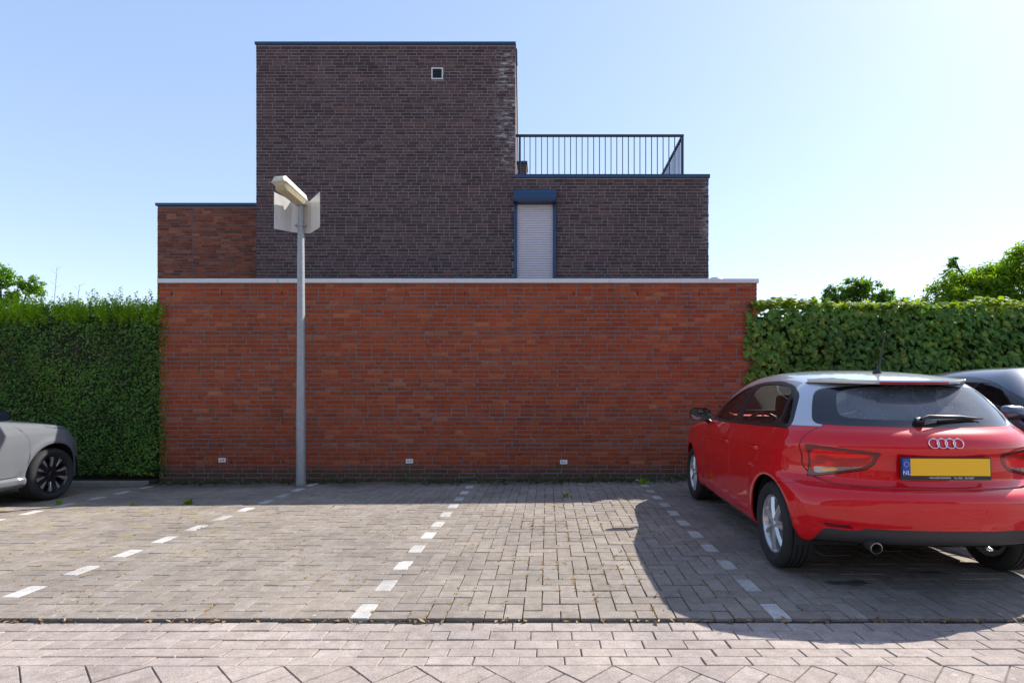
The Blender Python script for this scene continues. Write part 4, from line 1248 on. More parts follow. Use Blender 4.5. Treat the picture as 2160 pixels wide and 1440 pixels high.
class Skin:
    def __init__(self, V, N, T, F): self.V, self.N, self.T, self.F = V, N, T, F
    def clip(self, fun):
        """keep the side where fun < 0, cut exactly along fun = 0"""
        V, N, T, F = self.V, self.N, self.T, self.F
        f = fun(V)
        neg = f[T] < 0
        k = neg.sum(1)
        full = T[k == 3]
        mix = T[(k == 1) | (k == 2)]
        if len(mix) == 0:
            return Skin(V, N, full, F).compact()
        kk = k[(k == 1) | (k == 2)]; ng = neg[(k == 1) | (k == 2)]
        # rotate so the odd vertex comes first
        odd = np.where(kk == 1, np.argmax(ng, 1), np.argmin(ng, 1))
        r = np.take_along_axis(mix, (odd[:, None] + np.arange(3)) % 3, 1)
        E = np.concatenate([np.sort(r[:, [0, 1]], 1), np.sort(r[:, [0, 2]], 1)])
        U_, inv = np.unique(E, axis=0, return_inverse=True)
        inv = inv.reshape(-1)
        a, b = V[U_[:, 0]].copy(), V[U_[:, 1]].copy()
        fa, fb = f[U_[:, 0]].copy(), f[U_[:, 1]].copy()
        for _ in range(3):
            t = np.clip(fa / np.where(np.abs(fa - fb) < 1e-12, 1e-12, fa - fb), 0.0, 1.0)[:, None]
            m = a + (b - a) * t
            fm = fun(m)
            s = (fm < 0) == (fa < 0)
            a = np.where(s[:, None], m, a); fa = np.where(s, fm, fa)
            b = np.where(s[:, None], b, m); fb = np.where(s, fb, fm)
        m = project(F, m, 1)
        nm = normals(F, m)
        n0 = len(V)
        i01 = n0 + inv[:len(r)]; i02 = n0 + inv[len(r):]
        one = kk == 1
        t1 = np.stack([r[one, 0], i01[one], i02[one]], 1)
        two = ~one
        t2 = np.stack([i01[two], r[two, 1], r[two, 2]], 1); t3 = np.stack([i01[two], r[two, 2], i02[two]], 1)
        return Skin(np.concatenate([V, m]), np.concatenate([N, nm]), np.concatenate([full, t1, t2, t3]), F).compact()
    def compact(self):
        u, inv = np.unique(self.T, return_inverse=True)
        return Skin(self.V[u], self.N[u], inv.reshape(-1, 3), self.F)
    def cut(self, fun, gap=0.002):
        return self.clip(lambda p: fun(p) + gap), self.clip(lambda p: gap - fun(p))
    def half(self, sign):
        c = self.V[self.T].mean(1)[:, 0] * sign > 0
        return Skin(self.V, self.N, self.T[c], self.F).compact()
    def where(self, mask_fun):
        c = mask_fun(self.V[self.T].mean(1))
        return Skin(self.V, self.N, self.T[c], self.F).compact()
    def build(self, name, mat, parent, off=0.0, lip=0.012, label=None):
        if len(self.T) == 0: return None
        V = self.V + self.N * off; N = self.N; T = self.T
        fl = [T]
        if lip > 0:
            E = np.concatenate([T[:, [0, 1]], T[:, [1, 2]], T[:, [2, 0]]])
            key = np.sort(E, 1); code = key[:, 0] * (len(V) + 1) + key[:, 1]
            u, first, cn = np.unique(code, return_index=True, return_counts=True)
            B = E[first[cn == 1]]
            bv, inv = np.unique(B, return_inverse=True); inv = inv.reshape(-1, 2)
            n0 = len(V); nb = len(bv)
            V = np.concatenate([V, V[bv], V[bv] - self.N[bv] * lip]); N = np.concatenate([N, N[bv], N[bv]])
            fl = [T, np.stack([n0 + inv[:, 1], n0 + inv[:, 0], n0 + nb + inv[:, 0], n0 + nb + inv[:, 1]], 1)]
        o = link(name, mesh_np(name, V, fl, mat, smooth=True, N=N), parent)
        if label: o["label"] = label
        return o

def smooth_poly(P, it=2, keep=0.22):
    P = np.array(P, float)
    for _ in range(it):
        Q = np.roll(P, -1, 0)
        P = np.stack([P * (1 - keep) + Q * keep, P * keep + Q * (1 - keep)], 1).reshape(-1, 2)
    return P
def poly_sd(P):
    P = np.array(P, float); Q = np.roll(P, -1, 0)
    def sd(a, b):
        best = np.full(len(a), 1e9); inside = np.zeros(len(a), bool)
        for (x0, y0), (x1, y1) in zip(P, Q):
            ex, ey = x1 - x0, y1 - y0
            wx, wy = a - x0, b - y0
            t = np.clip((wx * ex + wy * ey) / (ex * ex + ey * ey + 1e-12), 0, 1)
            best = np.minimum(best, (wx - ex * t) ** 2 + (wy - ey * t) ** 2)
            c = (y0 > b) != (y1 > b)
            inside ^= c & (a < (x1 - x0) * (b - y0) / (ey if abs(ey) > 1e-12 else 1e-12) + x0)
        d = np.sqrt(best)
        return np.where(inside, -d, d)
    return sd
def side_region(P, amin=0.3, it=2, keep=0.22):
    sd = poly_sd(smooth_poly(P, it, keep) if it else P)
    return lambda p: np.maximum(sd(p[:, 1], p[:, 2]), amin - np.abs(p[:, 0]))
def end_region(P, ylim, sign, it=2, keep=0.22):
    """polygon in (|x|, z); sign=-1: rear (y < ylim), +1: front (y > ylim)"""
    sd = poly_sd(smooth_poly(P, it, keep) if it else P)
    return lambda p: np.maximum(sd(np.abs(p[:, 0]), p[:, 2]), (ylim - p[:, 1]) * sign)
def mirror_poly(P):
    """half outline from the centre line (x=0) out and back -> closed outline symmetric about x=0, for smoothing"""
    P = list(P)
    return P + [(-x, z) for x, z in reversed(P)]
def end_region_sym(P, ylim, sign, it=2, keep=0.22):
    sd = poly_sd(smooth_poly(mirror_poly(P), it, keep))
    return lambda p: np.maximum(sd(p[:, 0], p[:, 2]), (ylim - p[:, 1]) * sign)

def paint(name, color, flake=0.0, rough=0.32, metal=0.0):
    t = NT(name)
    n = t.noise(t.n("TexCoord").outputs["Object"], 3.0, 3)
    dust = t.noise(t.n("TexCoord").outputs["Object"], 420, 2)
    col = t.mix(t.math('MULTIPLY', t.step(dust, 0.6, 0.75), 0.05), color, (0.5, 0.45, 0.4))
    b = t.bsdf(col, rough, metal, coat=1.0, spec=0.5 if metal > 0 else 0.12)
    t.l(t.math('ADD', 0.012, t.math('MULTIPLY', n, 0.02)), b.inputs["Coat Roughness"])
    return t.m
M_RED = paint("red_paint", (0.60, 0.001, 0.006), rough=0.45)
M_SILVER = paint("silver_paint", (0.52, 0.54, 0.58), rough=0.30, metal=0.55)
M_GREY = paint("light_grey_paint", (0.150, 0.158, 0.172), rough=0.4)
M_NAVY = paint("dark_blue_black_paint", (0.085, 0.10, 0.135), rough=0.3, metal=0.6)
M_GLASS = glass_material("car_glass", (0.74, 0.80, 0.77))
M_GLASS_R = glass_material("hazy_rear_glass", (0.42, 0.46, 0.47), film=0.34)  # dirty film that also carries the sky's reflection as colour
M_GLASS_D = glass_material("privacy_glass", (0.10, 0.11, 0.12))
M_TRIM = plain("satin_black_trim", (0.016, 0.016, 0.018), 0.33, spec=0.5)
M_GLOSSB = plain("gloss_black", (0.012, 0.012, 0.014), 0.08, coat=0.6)
M_RUBBER = plain("tyre_rubber", (0.02, 0.02, 0.021), 0.8, grain=0.25, gscale=50)
M_LINER = plain("inner_black", (0.012, 0.012, 0.012), 0.9)
M_PLASTIC = plain("grained_grey_plastic", (0.035, 0.034, 0.037), 0.55, grain=0.1, gscale=150)
M_ALLOY = plain("silver_alloy", (0.60, 0.60, 0.61), 0.28, 0.75)
M_CHROME = plain("chrome", (0.80, 0.81, 0.83), 0.08, 1.0)
M_FABRIC = plain("seat_fabric", (0.035, 0.03, 0.03), 0.9, grain=0.2, gscale=80)
M_DASH = plain("dashboard_plastic", (0.03, 0.03, 0.032), 0.7)
M_MIRROR = plain("mirror_glass", (0.30, 0.35, 0.38), 0.03, 1.0)
M_YELLOW = plain("yellow_plate", (0.92, 0.50, 0.008), 0.4)
M_EUBLUE = plain("plate_blue", (0.01, 0.06, 0.42), 0.4)
M_STEEL = plain("exhaust_steel", (0.25, 0.24, 0.23), 0.35, 0.9)
M_PLATEW = plain("plate_white", (0.75, 0.75, 0.75), 0.45)
def lens(name, color, rough=0.06, metal=0.0):
    t = NT(name)
    v = t.n("TexCoord").outputs["Object"]
    x, y, z = t.xyz(v)
    rib = t.math('SINE', t.math('MULTIPLY', z, 330.0))
    n = t.noise(t.scaled(v, (6, 6, 22)), 1.0, 2)
    col = t.mix(t.step(n, 0.42, 0.6), color, tuple(c * 0.5 for c in color))
    b = t.bsdf(col, 0.3, metal, t.bump(rib, 0.06, 0.002), coat=0.6, spec=0.2)
    return t.m
M_TAIL = lens("red_lens", (0.80, 0.006, 0.006))
M_TAIL_D = plain("dark_red_lens", (0.13, 0.002, 0.006), 0.15, coat=0.3)
M_TAIL_W = lens("clear_lens", (0.42, 0.38, 0.34), metal=0.4)
M_TAIL_O = plain("amber_lens", (0.85, 0.30, 0.02), 0.2, coat=1.0)
M_BRAKE = plain("brake_strip", (0.45, 0.01, 0.015), 0.2, coat=1.0)

def wheel(parent, x, y, hub, R_t, R_r, width, side, style):
    """side -1 left, +1 right; outer face towards side. The wheel part is the rim barrel."""
    M = Matrix.Translation((x, y, hub)) @ Matrix.Rotation(R(90) * side, 4, 'Y')
    w = width / 2
    rim = MB()
    rim.lathe([(R_r + 0.004, w * 0.70), (R_r - 0.004, w * 0.78), (R_r - 0.012, w * 0.74), (R_r - 0.022, w * 0.55), (R_r - 0.03, w * 0.1), (R_r - 0.028, -w * 0.7), (R_r + 0.006, -w * 0.8)], 56, M)
    ro = rim.build("wheel", M_ALLOY if style == "star" else M_GLOSSB, parent, smooth=30)
    ty = MB()
    ty.lathe([(R_r - 0.002, w * 0.66), (R_r + 0.004, w * 0.80), (R_r + 0.016, w * 0.90), ((R_r + R_t) / 2, w * 1.03), (R_t - 0.03, w * 0.98), (R_t - 0.012, w * 0.84), (R_t - 0.003, w * 0.66)]
             + [q for g_ in (0.5, 0.17, -0.17, -0.5) for q in ((R_t, w * (g_ + 0.055)), (R_t - 0.007, w * (g_ + 0.045)), (R_t - 0.007, w * (g_ - 0.045)), (R_t, w * (g_ - 0.055)))]
             + [(R_t - 0.003, -w * 0.66), (R_t - 0.012, -w * 0.84), (R_t - 0.03, -w * 0.98), ((R_r + R_t) / 2, -w * 1.03), (R_r + 0.01, -w * 0.85), (R_r - 0.002, -w * 0.66)], 72, M)
    ty.build("tyre", M_RUBBER, ro, smooth=32)
    MB().lathe([(0.0, w * 0.1), (R_r * 0.62, w * 0.1), (R_r * 0.62, w * 0.02), (0.0, w * 0.02)], 32, M).build("brake_disc", M_STEEL, ro, smooth=30)
    MB().lathe([(0.0, -w * 0.2), (R_r - 0.031, -w * 0.2)], 32, M).build("wheel_back", M_LINER, ro)
    def spoke(ang, inner, outer, dz0, dz1, mat, crown=0.012, nm="spoke"):
        # inner/outer: (radius, half width); blade with a raised ridge
        V = []
        for (rr, hw, z) in ((inner[0], inner[1], dz0), ((inner[0] + outer[0]) / 2, (inner[1] + outer[1]) / 2 * 0.92, (dz0 + dz1) / 2 + 0.004), (outer[0], outer[1], dz1)):
            V += [(rr, -hw, z - 0.022), (rr, -hw, z), (rr, -hw * 0.25, z + crown), (rr, hw * 0.25, z + crown), (rr, hw, z), (rr, hw, z - 0.022)]
        Fq = []
        for i in range(2):
            for j in range(6):
                j2 = (j + 1) % 6
                Fq.append((i * 6 + j, i * 6 + j2, (i + 1) * 6 + j2, (i + 1) * 6 + j))
        Fq += [(5, 4, 3, 2, 1, 0), (12, 13, 14, 15, 16, 17)]
        MM = M @ Matrix.Rotation(ang, 4, 'Z')
        MB().add([tuple(MM @ Vector(v)) for v in V], Fq).build(nm, mat, ro, smooth=28)
    zf = w * 0.60
    if style == "star":
        for k in range(7):
            spoke(2 * math.pi * k / 7 + 0.32, (0.035, 0.026), (R_r - 0.02, 0.030), zf, zf - 0.006, M_ALLOY, 0.016)
        MB().lathe([(0.0, zf + 0.02), (0.03, zf + 0.018), (0.036, zf + 0.008), (0.05, zf - 0.004), (0.052, zf - 0.03)], 24, M).build("hub_cap", M_ALLOY, ro, smooth=40)
    else:
        for k in range(5):
            a = 2 * math.pi * k / 5 + 0.25
            spoke(a, (0.03, 0.030), (R_r - 0.018, 0.030), zf + 0.004, zf, M_GLOSSB, 0.004)
            for s_ in (-1, 1):
                spoke(a + s_ * 0.30, (R_r * 0.42, 0.005), (R_r - 0.018, 0.020), zf - 0.002, zf + 0.004, M_ALLOY, 0.004, "spoke_blade")
        MB().lathe([(0.0, zf + 0.012), (0.032, zf + 0.012), (0.042, zf + 0.0), (0.044, zf - 0.03)], 24, M).build("hub_cap", M_GLOSSB, ro, smooth=40)
    return ro

def seat(parent, x, y, z, mat=M_FABRIC, wide=0.25):
    b = MB(); b.box(x - wide, x + wide, y - 0.02, y + 0.46, z, z + 0.15, 0.04)
    o = b.build("seat", mat, parent, smooth=50)
    MB().box(-wide, wide, -0.06, 0.07, 0, 0.56, 0.045, Matrix.Translation((x, y, z + 0.1)) @ Matrix.Rotation(R(14), 4, 'X')).build("backrest", mat, o, smooth=50)
    MB().box(-0.13, 0.13, -0.05, 0.05, 0.0, 0.19, 0.04, Matrix.Translation((x, y - 0.155, z + 0.66)) @ Matrix.Rotation(R(10), 4, 'X')).build("headrest", mat, o, smooth=50)
    return o

def side_mirror(parent, side, x, y, z, cap, facing=-1):
    """housing at (x,y,z), arm to the door"""
    V = []; Fq = []
    nseg, nr = 14, 7
    secs = []
    for i in range(nr):
        t = i / (nr - 1)
        s = [1.0, 1.0, 0.97, 0.9, 0.76, 0.52, 0.12][i]
        yy = t * 0.085
        ring = []
        for k in range(nseg):
            a = 2 * math.pi * k / nseg
            ca, sa = math.cos(a), math.sin(a)
            ex = 0.112 * math.copysign(abs(ca) ** 0.62, ca) * s
            ez = (0.068 if sa > 0 else 0.060) * math.copysign(abs(sa) ** 0.68, sa) * s * (1.0 + 0.12 * ca * side)
            ring.append((x + ex, y + yy, z + ez))
        secs.append(ring)
    V = [v for r_ in secs for v in r_]
    for i in range(nr - 1):
        for k in range(nseg):
            k2 = (k + 1) % nseg
            Fq.append((i * nseg + k, (i + 1) * nseg + k, (i + 1) * nseg + k2, i * nseg + k2))
    Fq.append(tuple((nr - 1) * nseg + k for k in range(nseg))[::-1])
    o = MB().add(V, Fq).build("side_mirror", cap, parent, smooth=60)
    ring = [(x + (vx - x) * 0.9, y + 0.012, z + (vz - z) * 0.88) for vx, vy, vz in secs[0]]
    MB().add(ring, [tuple(range(nseg))]).build("mirror_glass", M_MIRROR, o)
    MB().add(secs[0] + [(a, b, c) for a, b, c in ring], [(k, (k + 1) % nseg, nseg + (k + 1) % nseg, nseg + k) for k in range(nseg)]).build("mirror_bezel", M_TRIM, o)
    MB().tube([(x - side * 0.06, y + 0.045, z - 0.045), (x - side * 0.11, y + 0.05, z - 0.085), (x - side * 0.16, y + 0.05, z - 0.10)], [0.024, 0.024, 0.03], 10).build("mirror_arm", M_TRIM, o, smooth=50)
    return o

def door_handle(parent, F, side, y, z, paint_, length=0.19):
    P = project(F, np.array([[side * 0.84, y, z]]), 6)[0]; n = normals(F, P[None])[0]
    n = Vector((n[0], n[1], 0)).normalized()
    c = Vector(P.tolist()) + n * 0.022
    t = Vector((-n.y, n.x, 0)) * (-side)
    pts = [c - t * length / 2 - n * 0.024, c - t * (length / 2 - 0.02) - n * 0.004, c - t * length * 0.2, c + t * length * 0.2, c + t * (length / 2 - 0.02) - n * 0.004, c + t * length / 2 - n * 0.024]
    m = MB()
    V = []
    for p in pts:
        for (a, b) in ((-0.006, -0.013), (0.007, -0.010), (0.007, 0.010), (-0.006, 0.014)):
            V.append(tuple(p + n * a + Vector((0, 0, b))))
    Fq = [(i * 4 + j, i * 4 + (j + 1) % 4, (i + 1) * 4 + (j + 1) % 4, (i + 1) * 4 + j) for i in range(5) for j in range(4)]
    m.add(V, Fq + [(3, 2, 1, 0), (20, 21, 22, 23)])
    return m.build("door_handle", paint_, parent, smooth=50)

def make_car(root, c):
    """panels common to all three cars; returns the field and what is left to trim"""
    F = car_field(c)
    h = c["h"]
    V, Q = surface_nets(F, (-0.98, c["y0"], 0.10), (0.98, c["y1"], 1.56), h)
    V = project(F, V, 3)
    N = normals(F, V)
    d1 = np.linalg.norm(V[Q[:, 0]] - V[Q[:, 2]], axis=1); d2 = np.linalg.norm(V[Q[:, 1]] - V[Q[:, 3]], axis=1)
    s = d1 <= d2
    T = np.concatenate([Q[s][:, [0, 1, 2]], Q[s][:, [0, 2, 3]], Q[~s][:, [0, 1, 3]], Q[~s][:, [1, 2, 3]]])
    tn = np.cross(V[T[:, 1]] - V[T[:, 0]], V[T[:, 2]] - V[T[:, 0]])
    if (tn * N[T[:, 0]]).sum() < 0: T = T[:, ::-1]
    sk = Skin(V, N, T, F)
    for ya in c["axles"]:
        sk = sk.clip(lambda p: np.maximum(c["arch"] - np.hypot((p[:, 1] - ya), (p[:, 2] - c["hub"])), -1e9) * 1.0 if False else
                     np.minimum(c["arch"] - np.hypot(p[:, 1] - ya, p[:, 2] - c["hub"]), np.abs(p[:, 0]) - 0.45) )
    und, sk = sk.cut(lambda p: p[:, 2] - (np.interp(p[:, 1], [q[0] for q in c["bottom"]], [q[1] for q in c["bottom"]]) + 0.012), 0.0)
    und.build("underbody", M_LINER, root, lip=0)
    # glazing
    trim, sk = sk.cut(side_region(c["dlo"], 0.35, 2, 0.2), 0.0015)
    rw, sk = sk.cut(end_region_sym(c["rear_window"], c["rw_y"], -1), 0.0015)
    wsn, sk = sk.cut(end_region_sym(c["windscreen"], c["ws_y"], 1), 0.0015)
    # the dark inner skin behind the panel gaps and round the cabin
    sk.build("inner_shell", M_LINER, root, off=-0.016, lip=0)
    for nm, P in c["side_glass"]:
        g_, trim = trim.cut(side_region(P, 0.35, 2, 0.16), 0.0)
        for sg in (-1, 1): g_.half(sg).build(nm, c.get("glass_side", M_GLASS), root, off=-0.004, lip=0)
    for sg in (-1, 1): trim.half(sg).build("window_trim", c.get("trim_mat", M_TRIM), root, off=0.001, lip=0.01)
    gg, fr = rw.cut(end_region_sym(c["rear_glass"], c["rw_y"], -1), 0.0)
    gg.build("rear_window", c.get("glass_rear", M_GLASS_R), root, off=-0.003, lip=0)
    fr.build("rear_window_border", M_GLOSSB, root, off=-0.003, lip=0.008)
    wsn.build("windscreen", M_GLASS, root, off=-0.003, lip=0)
    # rear: lamps, tailgate, bumper
    tl, sk = sk.cut(end_region(c["tail"], c["tail_y"], -1, 2, 0.13), 0.002)
    tg, sk = sk.cut(end_region_sym(c["tailgate"], c["tg_y"], -1), 0.0036)
    # front
    hl_, sk = sk.cut(end_region(c["headlamp"], c["hl_y"], 1, 2, 0.15), 0.002)
    gr, sk = sk.cut(end_region_sym(c["grille"], c["hl_y"] + 0.1, 1), 0.001)
    for sg in (-1, 1): hl_.half(sg).build("headlight", c.get("hl_mat", M_GLOSSB), root, off=-0.002)
    gr.build("grille", M_TRIM, root, off=-0.008)
    hd, sk = sk.cut(c["hood_fn"], c.get("gap", 0.003))
    hd.build("hood", c["paint"], root)
    fb, sk = sk.cut(c["fb_fn"], 0.002)
    fb.build("front_bumper", c["paint"], root)
    rb_, sk = sk.cut(c["rb_fn"], 0.0018)
    df, rb_ = rb_.cut(end_region_sym(c["diffuser"], 0.1, -1, 2, 0.15), 0.0)
    # doors
    doors = []
    for nm, P in c["doors"]:
        d_, sk = sk.cut(side_region(P, 0.5, 2, 0.12), c.get("gap", 0.0036))
        doors.append((nm, d_))
    rf, sk = sk.cut(c["roof_fn"], 0.0015)
    sk.build("body_shell", c["paint"], root)
    rf.build("roof", c["roof_mat"], root)
    for nm, d_ in doors:
        for sg in (-1, 1):
            dd = d_.half(sg).build(nm, c["paint"], root)
            for (yh, zh, dn) in c["handles"]:
                if dn == nm: door_handle(dd, F, sg, yh, zh, c["paint"])
    tg.build("tailgate", c["paint"], root)
    rb_.build("rear_bumper", c["paint"], root)
    df.build("diffuser", c.get("diff_mat", M_PLASTIC), root, off=-0.004)
    # wheel wells and wheels
    for ya in c["axles"]:
        for sg in (-1, 1):
            M = Matrix.Translation((sg * 0.40, ya, c["hub"])) @ Matrix.Rotation(R(90) * sg, 4, 'Y')
            hwid = float(lut(c["plan"])(np.array(ya))) - 0.40 - 0.035
            ww = MB(); rw_ = c["arch"] + 0.012; WV = []; WF = []
            for k in range(25):
                a_ = R(-8) + (math.pi + R(16)) * k / 24
                yy, zz_ = ya + rw_ * math.cos(a_), c["hub"] + rw_ * math.sin(a_)
                WV += [(sg * 0.40, yy, zz_), (sg * (0.40 + hwid), yy, zz_), (sg * 0.40, ya, c["hub"] + 0.02)]
                if k: WF += [(3 * k - 3, 3 * k - 2, 3 * k + 1, 3 * k), (3 * k - 3, 3 * k, 3 * k - 1)]
            ww.add(WV, WF).build("wheel_well", M_LINER, root)
            wheel(root, sg * c["wheel_x"], ya, c["R_t"], c["R_t"], c["R_r"], c["w_t"], sg, c["style"])
    # cabin
    for sx in (-0.36, 0.36): seat(root, sx, c["seat_y"], 0.36)
    seat(root, 0.0, c["seat_y"] - 0.82, 0.40, wide=0.55)
    db_ = MB(); db_.box(-0.66, 0.66, c["dash_y"], c["dash_y"] + 0.45, 0.62, 0.925, 0.05)
    db_.build("dashboard", M_DASH, root, smooth=50)
    sw = MB()
    Mw = Matrix.Translation((-0.36, c["dash_y"] - 0.14, 0.86)) @ Matrix.Rotation(R(68), 4, 'X')
    ring = [(0.178 * math.cos(2 * math.pi * k / 28), 0.178 * math.sin(2 * math.pi * k / 28), 0) for k in range(29)]
    sw.tube([Mw @ Vector(p) for p in ring], 0.015, 8, cap=False)
    for a in (0.1, math.pi - 0.1, -math.pi / 2): sw.tube([Mw @ Vector((0, 0, -0.03)), Mw @ Vector((0.17 * math.cos(a), 0.17 * math.sin(a), 0))], [0.03, 0.014], 6)
    sw.tube([Mw @ Vector((0, 0, 0.0)), Mw @ Vector((0, 0, -0.2))], [0.05, 0.03], 10)
    sw.build("steering_wheel", M_TRIM, root, smooth=50)
    return F, tl

def between(lo, hi):
    return lambda p: np.maximum(lo - p, p - hi)

# --- red hatchback
RED = dict(h=0.0165, y0=-0.80, y1=3.42, axles=(0.0, 2.469), hub=0.30, arch=0.350, R_t=0.301, R_r=0.205, w_t=0.20, wheel_x=0.742, style="star",
    plan=[(-0.9, 0.79), (-0.45, 0.815), (0.0, 0.848), (0.5, 0.866), (1.2, 0.87), (2.0, 0.866), (2.6, 0.846), (3.0, 0.80), (3.4, 0.74)],
    side=[(0.10, -0.11), (0.2, -0.075), (0.26, -0.038), (0.33, -0.022), (0.42, -0.014), (0.55, -0.004), (0.68, 0.0), (0.80, -0.006), (0.845, -0.010), (0.87, -0.021), (0.93, -0.046), (0.985, -0.070), (1.03, -0.092), (1.12, -0.134), (1.22, -0.187), (1.30, -0.238), (1.38, -0.30), (1.5, -0.42)],
    rear=[(0.10, -0.44), (0.24, -0.54), (0.30, -0.595), (0.36, -0.63), (0.42, -0.645), (0.445, -0.655), (0.50, -0.663), (0.58, -0.665), (0.612, -0.655), (0.648, -0.612), (0.662, -0.585), (0.70, -0.566), (0.79, -0.562), (0.835, -0.568), (0.868, -0.582), (0.89, -0.586), (0.93, -0.576), (0.975, -0.545), (1.01, -0.495), (1.10, -0.395), (1.20, -0.28), (1.28, -0.175), (1.36, -0.05), (1.5, 0.14)],
    rear_c=[(0.1, 0.165), (0.52, 0.17), (0.62, 0.20), (0.70, 0.24), (0.9, 0.25), (1.05, 0.30), (1.5, 0.31)],
    front=[(0.1, 3.10), (0.3, 3.22), (0.45, 3.27), (0.6, 3.26), (0.75, 3.20), (0.95, 3.05)], front_c=0.33,
    low=[(-1, 1.10), (1.2, 1.10), (1.5, 1.03), (1.8, 0.985), (2.05, 0.965), (2.5, 0.905), (2.85, 0.83), (3.1, 0.745), (3.3, 0.64), (3.6, 0.5)],
    roof=[(-0.6, 1.225), (-0.3, 1.298), (0.0, 1.352), (0.4, 1.398), (0.8, 1.416), (1.1, 1.405), (1.35, 1.37), (1.7, 1.29), (2.2, 1.1)],
    ws=[(0.8, 2.26), (0.95, 2.05), (1.15, 1.74), (1.38, 1.36), (1.5, 1.14)],
    bottom=[(-1, 0.30), (-0.5, 0.292), (-0.35, 0.27), (-0.1, 0.21), (0.4, 0.19), (2.3, 0.19), (2.9, 0.2), (3.4, 0.22)],
    dlo=[(1.80, 0.962), (1.66, 1.03), (1.40, 1.165), (1.14, 1.268), (0.85, 1.318), (0.45, 1.325), (0.14, 1.282), (0.0, 1.225), (-0.075, 1.12), (-0.145, 0.985), (-0.05, 0.990), (0.5, 0.975), (1.2, 0.958)],
    side_glass=[("window", [(1.68, 0.985), (1.42, 1.13), (1.18, 1.228), (0.965, 1.282), (0.945, 0.982)]), ("window", [(0.835, 0.986), (0.845, 1.29), (0.55, 1.300), (0.24, 1.282), (0.085, 1.235), (0.045, 1.008)]),
                ("quarter_window", [(0.005, 1.015), (0.045, 1.215), (-0.015, 1.16), (-0.075, 1.06), (-0.105, 1.015)])],
    rear_window=[(0.0, 1.018), (0.56, 1.022), (0.645, 1.03), (0.60, 1.16), (0.555, 1.245), (0.47, 1.275), (0.0, 1.30)], rw_y=0.25,
    rear_glass=[(0.0, 1.060), (0.42, 1.065), (0.50, 1.085), (0.475, 1.17), (0.43, 1.26), (0.0, 1.29)],
    windscreen=[(0.0, 0.985), (0.66, 1.0), (0.60, 1.16), (0.53, 1.315), (0.3, 1.36), (0.0, 1.37)], ws_y=1.0,
    tail=[(0.352, 0.862), (0.385, 0.790), (0.43, 0.752), (0.56, 0.722), (0.70, 0.690), (0.80, 0.70), (0.80, 0.905), (0.70, 0.893), (0.50, 0.876)], tail_y=-0.315,
    tailgate=[(0.0, 0.654), (0.50, 0.655), (0.62, 0.664), (0.70, 0.70), (0.755, 0.80), (0.77, 0.90), (0.72, 0.985), (0.66, 1.025), (0.60, 1.03), (0.0, 1.03)], tg_y=-0.285,
    headlamp=[(0.42, 0.62), (0.50, 0.56), (0.72, 0.62), (0.85, 0.74), (0.70, 0.74)], hl_y=2.85,
    grille=[(0.0, 0.34), (0.30, 0.34), (0.36, 0.5), (0.32, 0.66), (0.0, 0.67)],
    hood_fn=lambda p: np.maximum(np.maximum(1.98 - p[:, 1], np.abs(p[:, 0]) - 0.73), 0.60 - p[:, 2]) if True else None,
    fb_fn=lambda p: np.maximum(2.74 - p[:, 1] + 0.25 * (p[:, 2] - 0.6), p[:, 2] - 0.60),
    rb_fn=lambda p: np.maximum(p[:, 2] - (0.652 - 0.16 * np.maximum(p[:, 1] + 0.36, 0)), p[:, 1] + 0.05),
    diffuser=[(0.0, 0.412), (0.47, 0.412), (0.515, 0.39), (0.68, 0.392), (0.715, 0.32), (0.73, 0.2), (0.0, 0.2)],
    doors=[("front_door", [(1.80, 0.97), (1.86, 0.80), (1.83, 0.45), (1.74, 0.30), (0.90, 0.285), (0.895, 0.99), (1.3, 0.975)]), ("rear_door", [(0.885, 0.285), (0.885, 1.0), (0.02, 1.02), (0.06, 0.93), (0.20, 0.76), (0.38, 0.60), (0.455, 0.42), (0.46, 0.29)])],
    handles=[(1.03, 0.80, "front_door"), (0.30, 0.815, "rear_door")],
    roof_fn=lambda p: 1.012 + 0.03 * np.clip((p[:, 1] - 1.2), 0, 1) - p[:, 2],
    roof_mat=M_SILVER, paint=M_RED, seat_y=1.0, dash_y=1.62)
RCX, RCY, RYAW = 2.425, 3.95, R(-2.0)
red = empty("hatchback_car", (RCX, RCY, 0.012), RYAW)
red.rotation_euler = (R(0.25), 0, RYAW)
tag(red, "bright red hatchback with silver roof arch parked nose to the wall", "car")
FR, tl = make_car(red, RED)
# tail lamps: red upper lens, clear strip with amber bulb, dark rim
for sg in (-1, 1):
    t_ = tl.half(sg)
    inner, rim_ = t_.cut(end_region([(0.385, 0.846), (0.41, 0.792), (0.455, 0.765), (0.56, 0.738), (0.685, 0.712), (0.70, 0.872), (0.52, 0.860)], -0.3, -1, 2, 0.12), 0.0)
    strip, inner = inner.cut(end_region([(0.43, 0.775), (0.455, 0.765), (0.56, 0.738), (0.675, 0.714), (0.680, 0.757), (0.56, 0.762)], -0.3, -1, 1, 0.12), 0.0)
    lo_ = rim_.build("tail_light", M_TAIL_D, red)
    inner.build("red_lens", M_TAIL, lo_, off=0.001, lip=0.004)
    amb, strip = strip.cut(end_region([(0.565, 0.742), (0.645, 0.726), (0.647, 0.752), (0.565, 0.757)], -0.3, -1, 1, 0.2), 0.0)
    strip.build("reversing_lens", M_TAIL_W, lo_, off=0.001, lip=0.004)
    amb.build("indicator_lens", M_TAIL_O, lo_, off=0.001, lip=0.004)
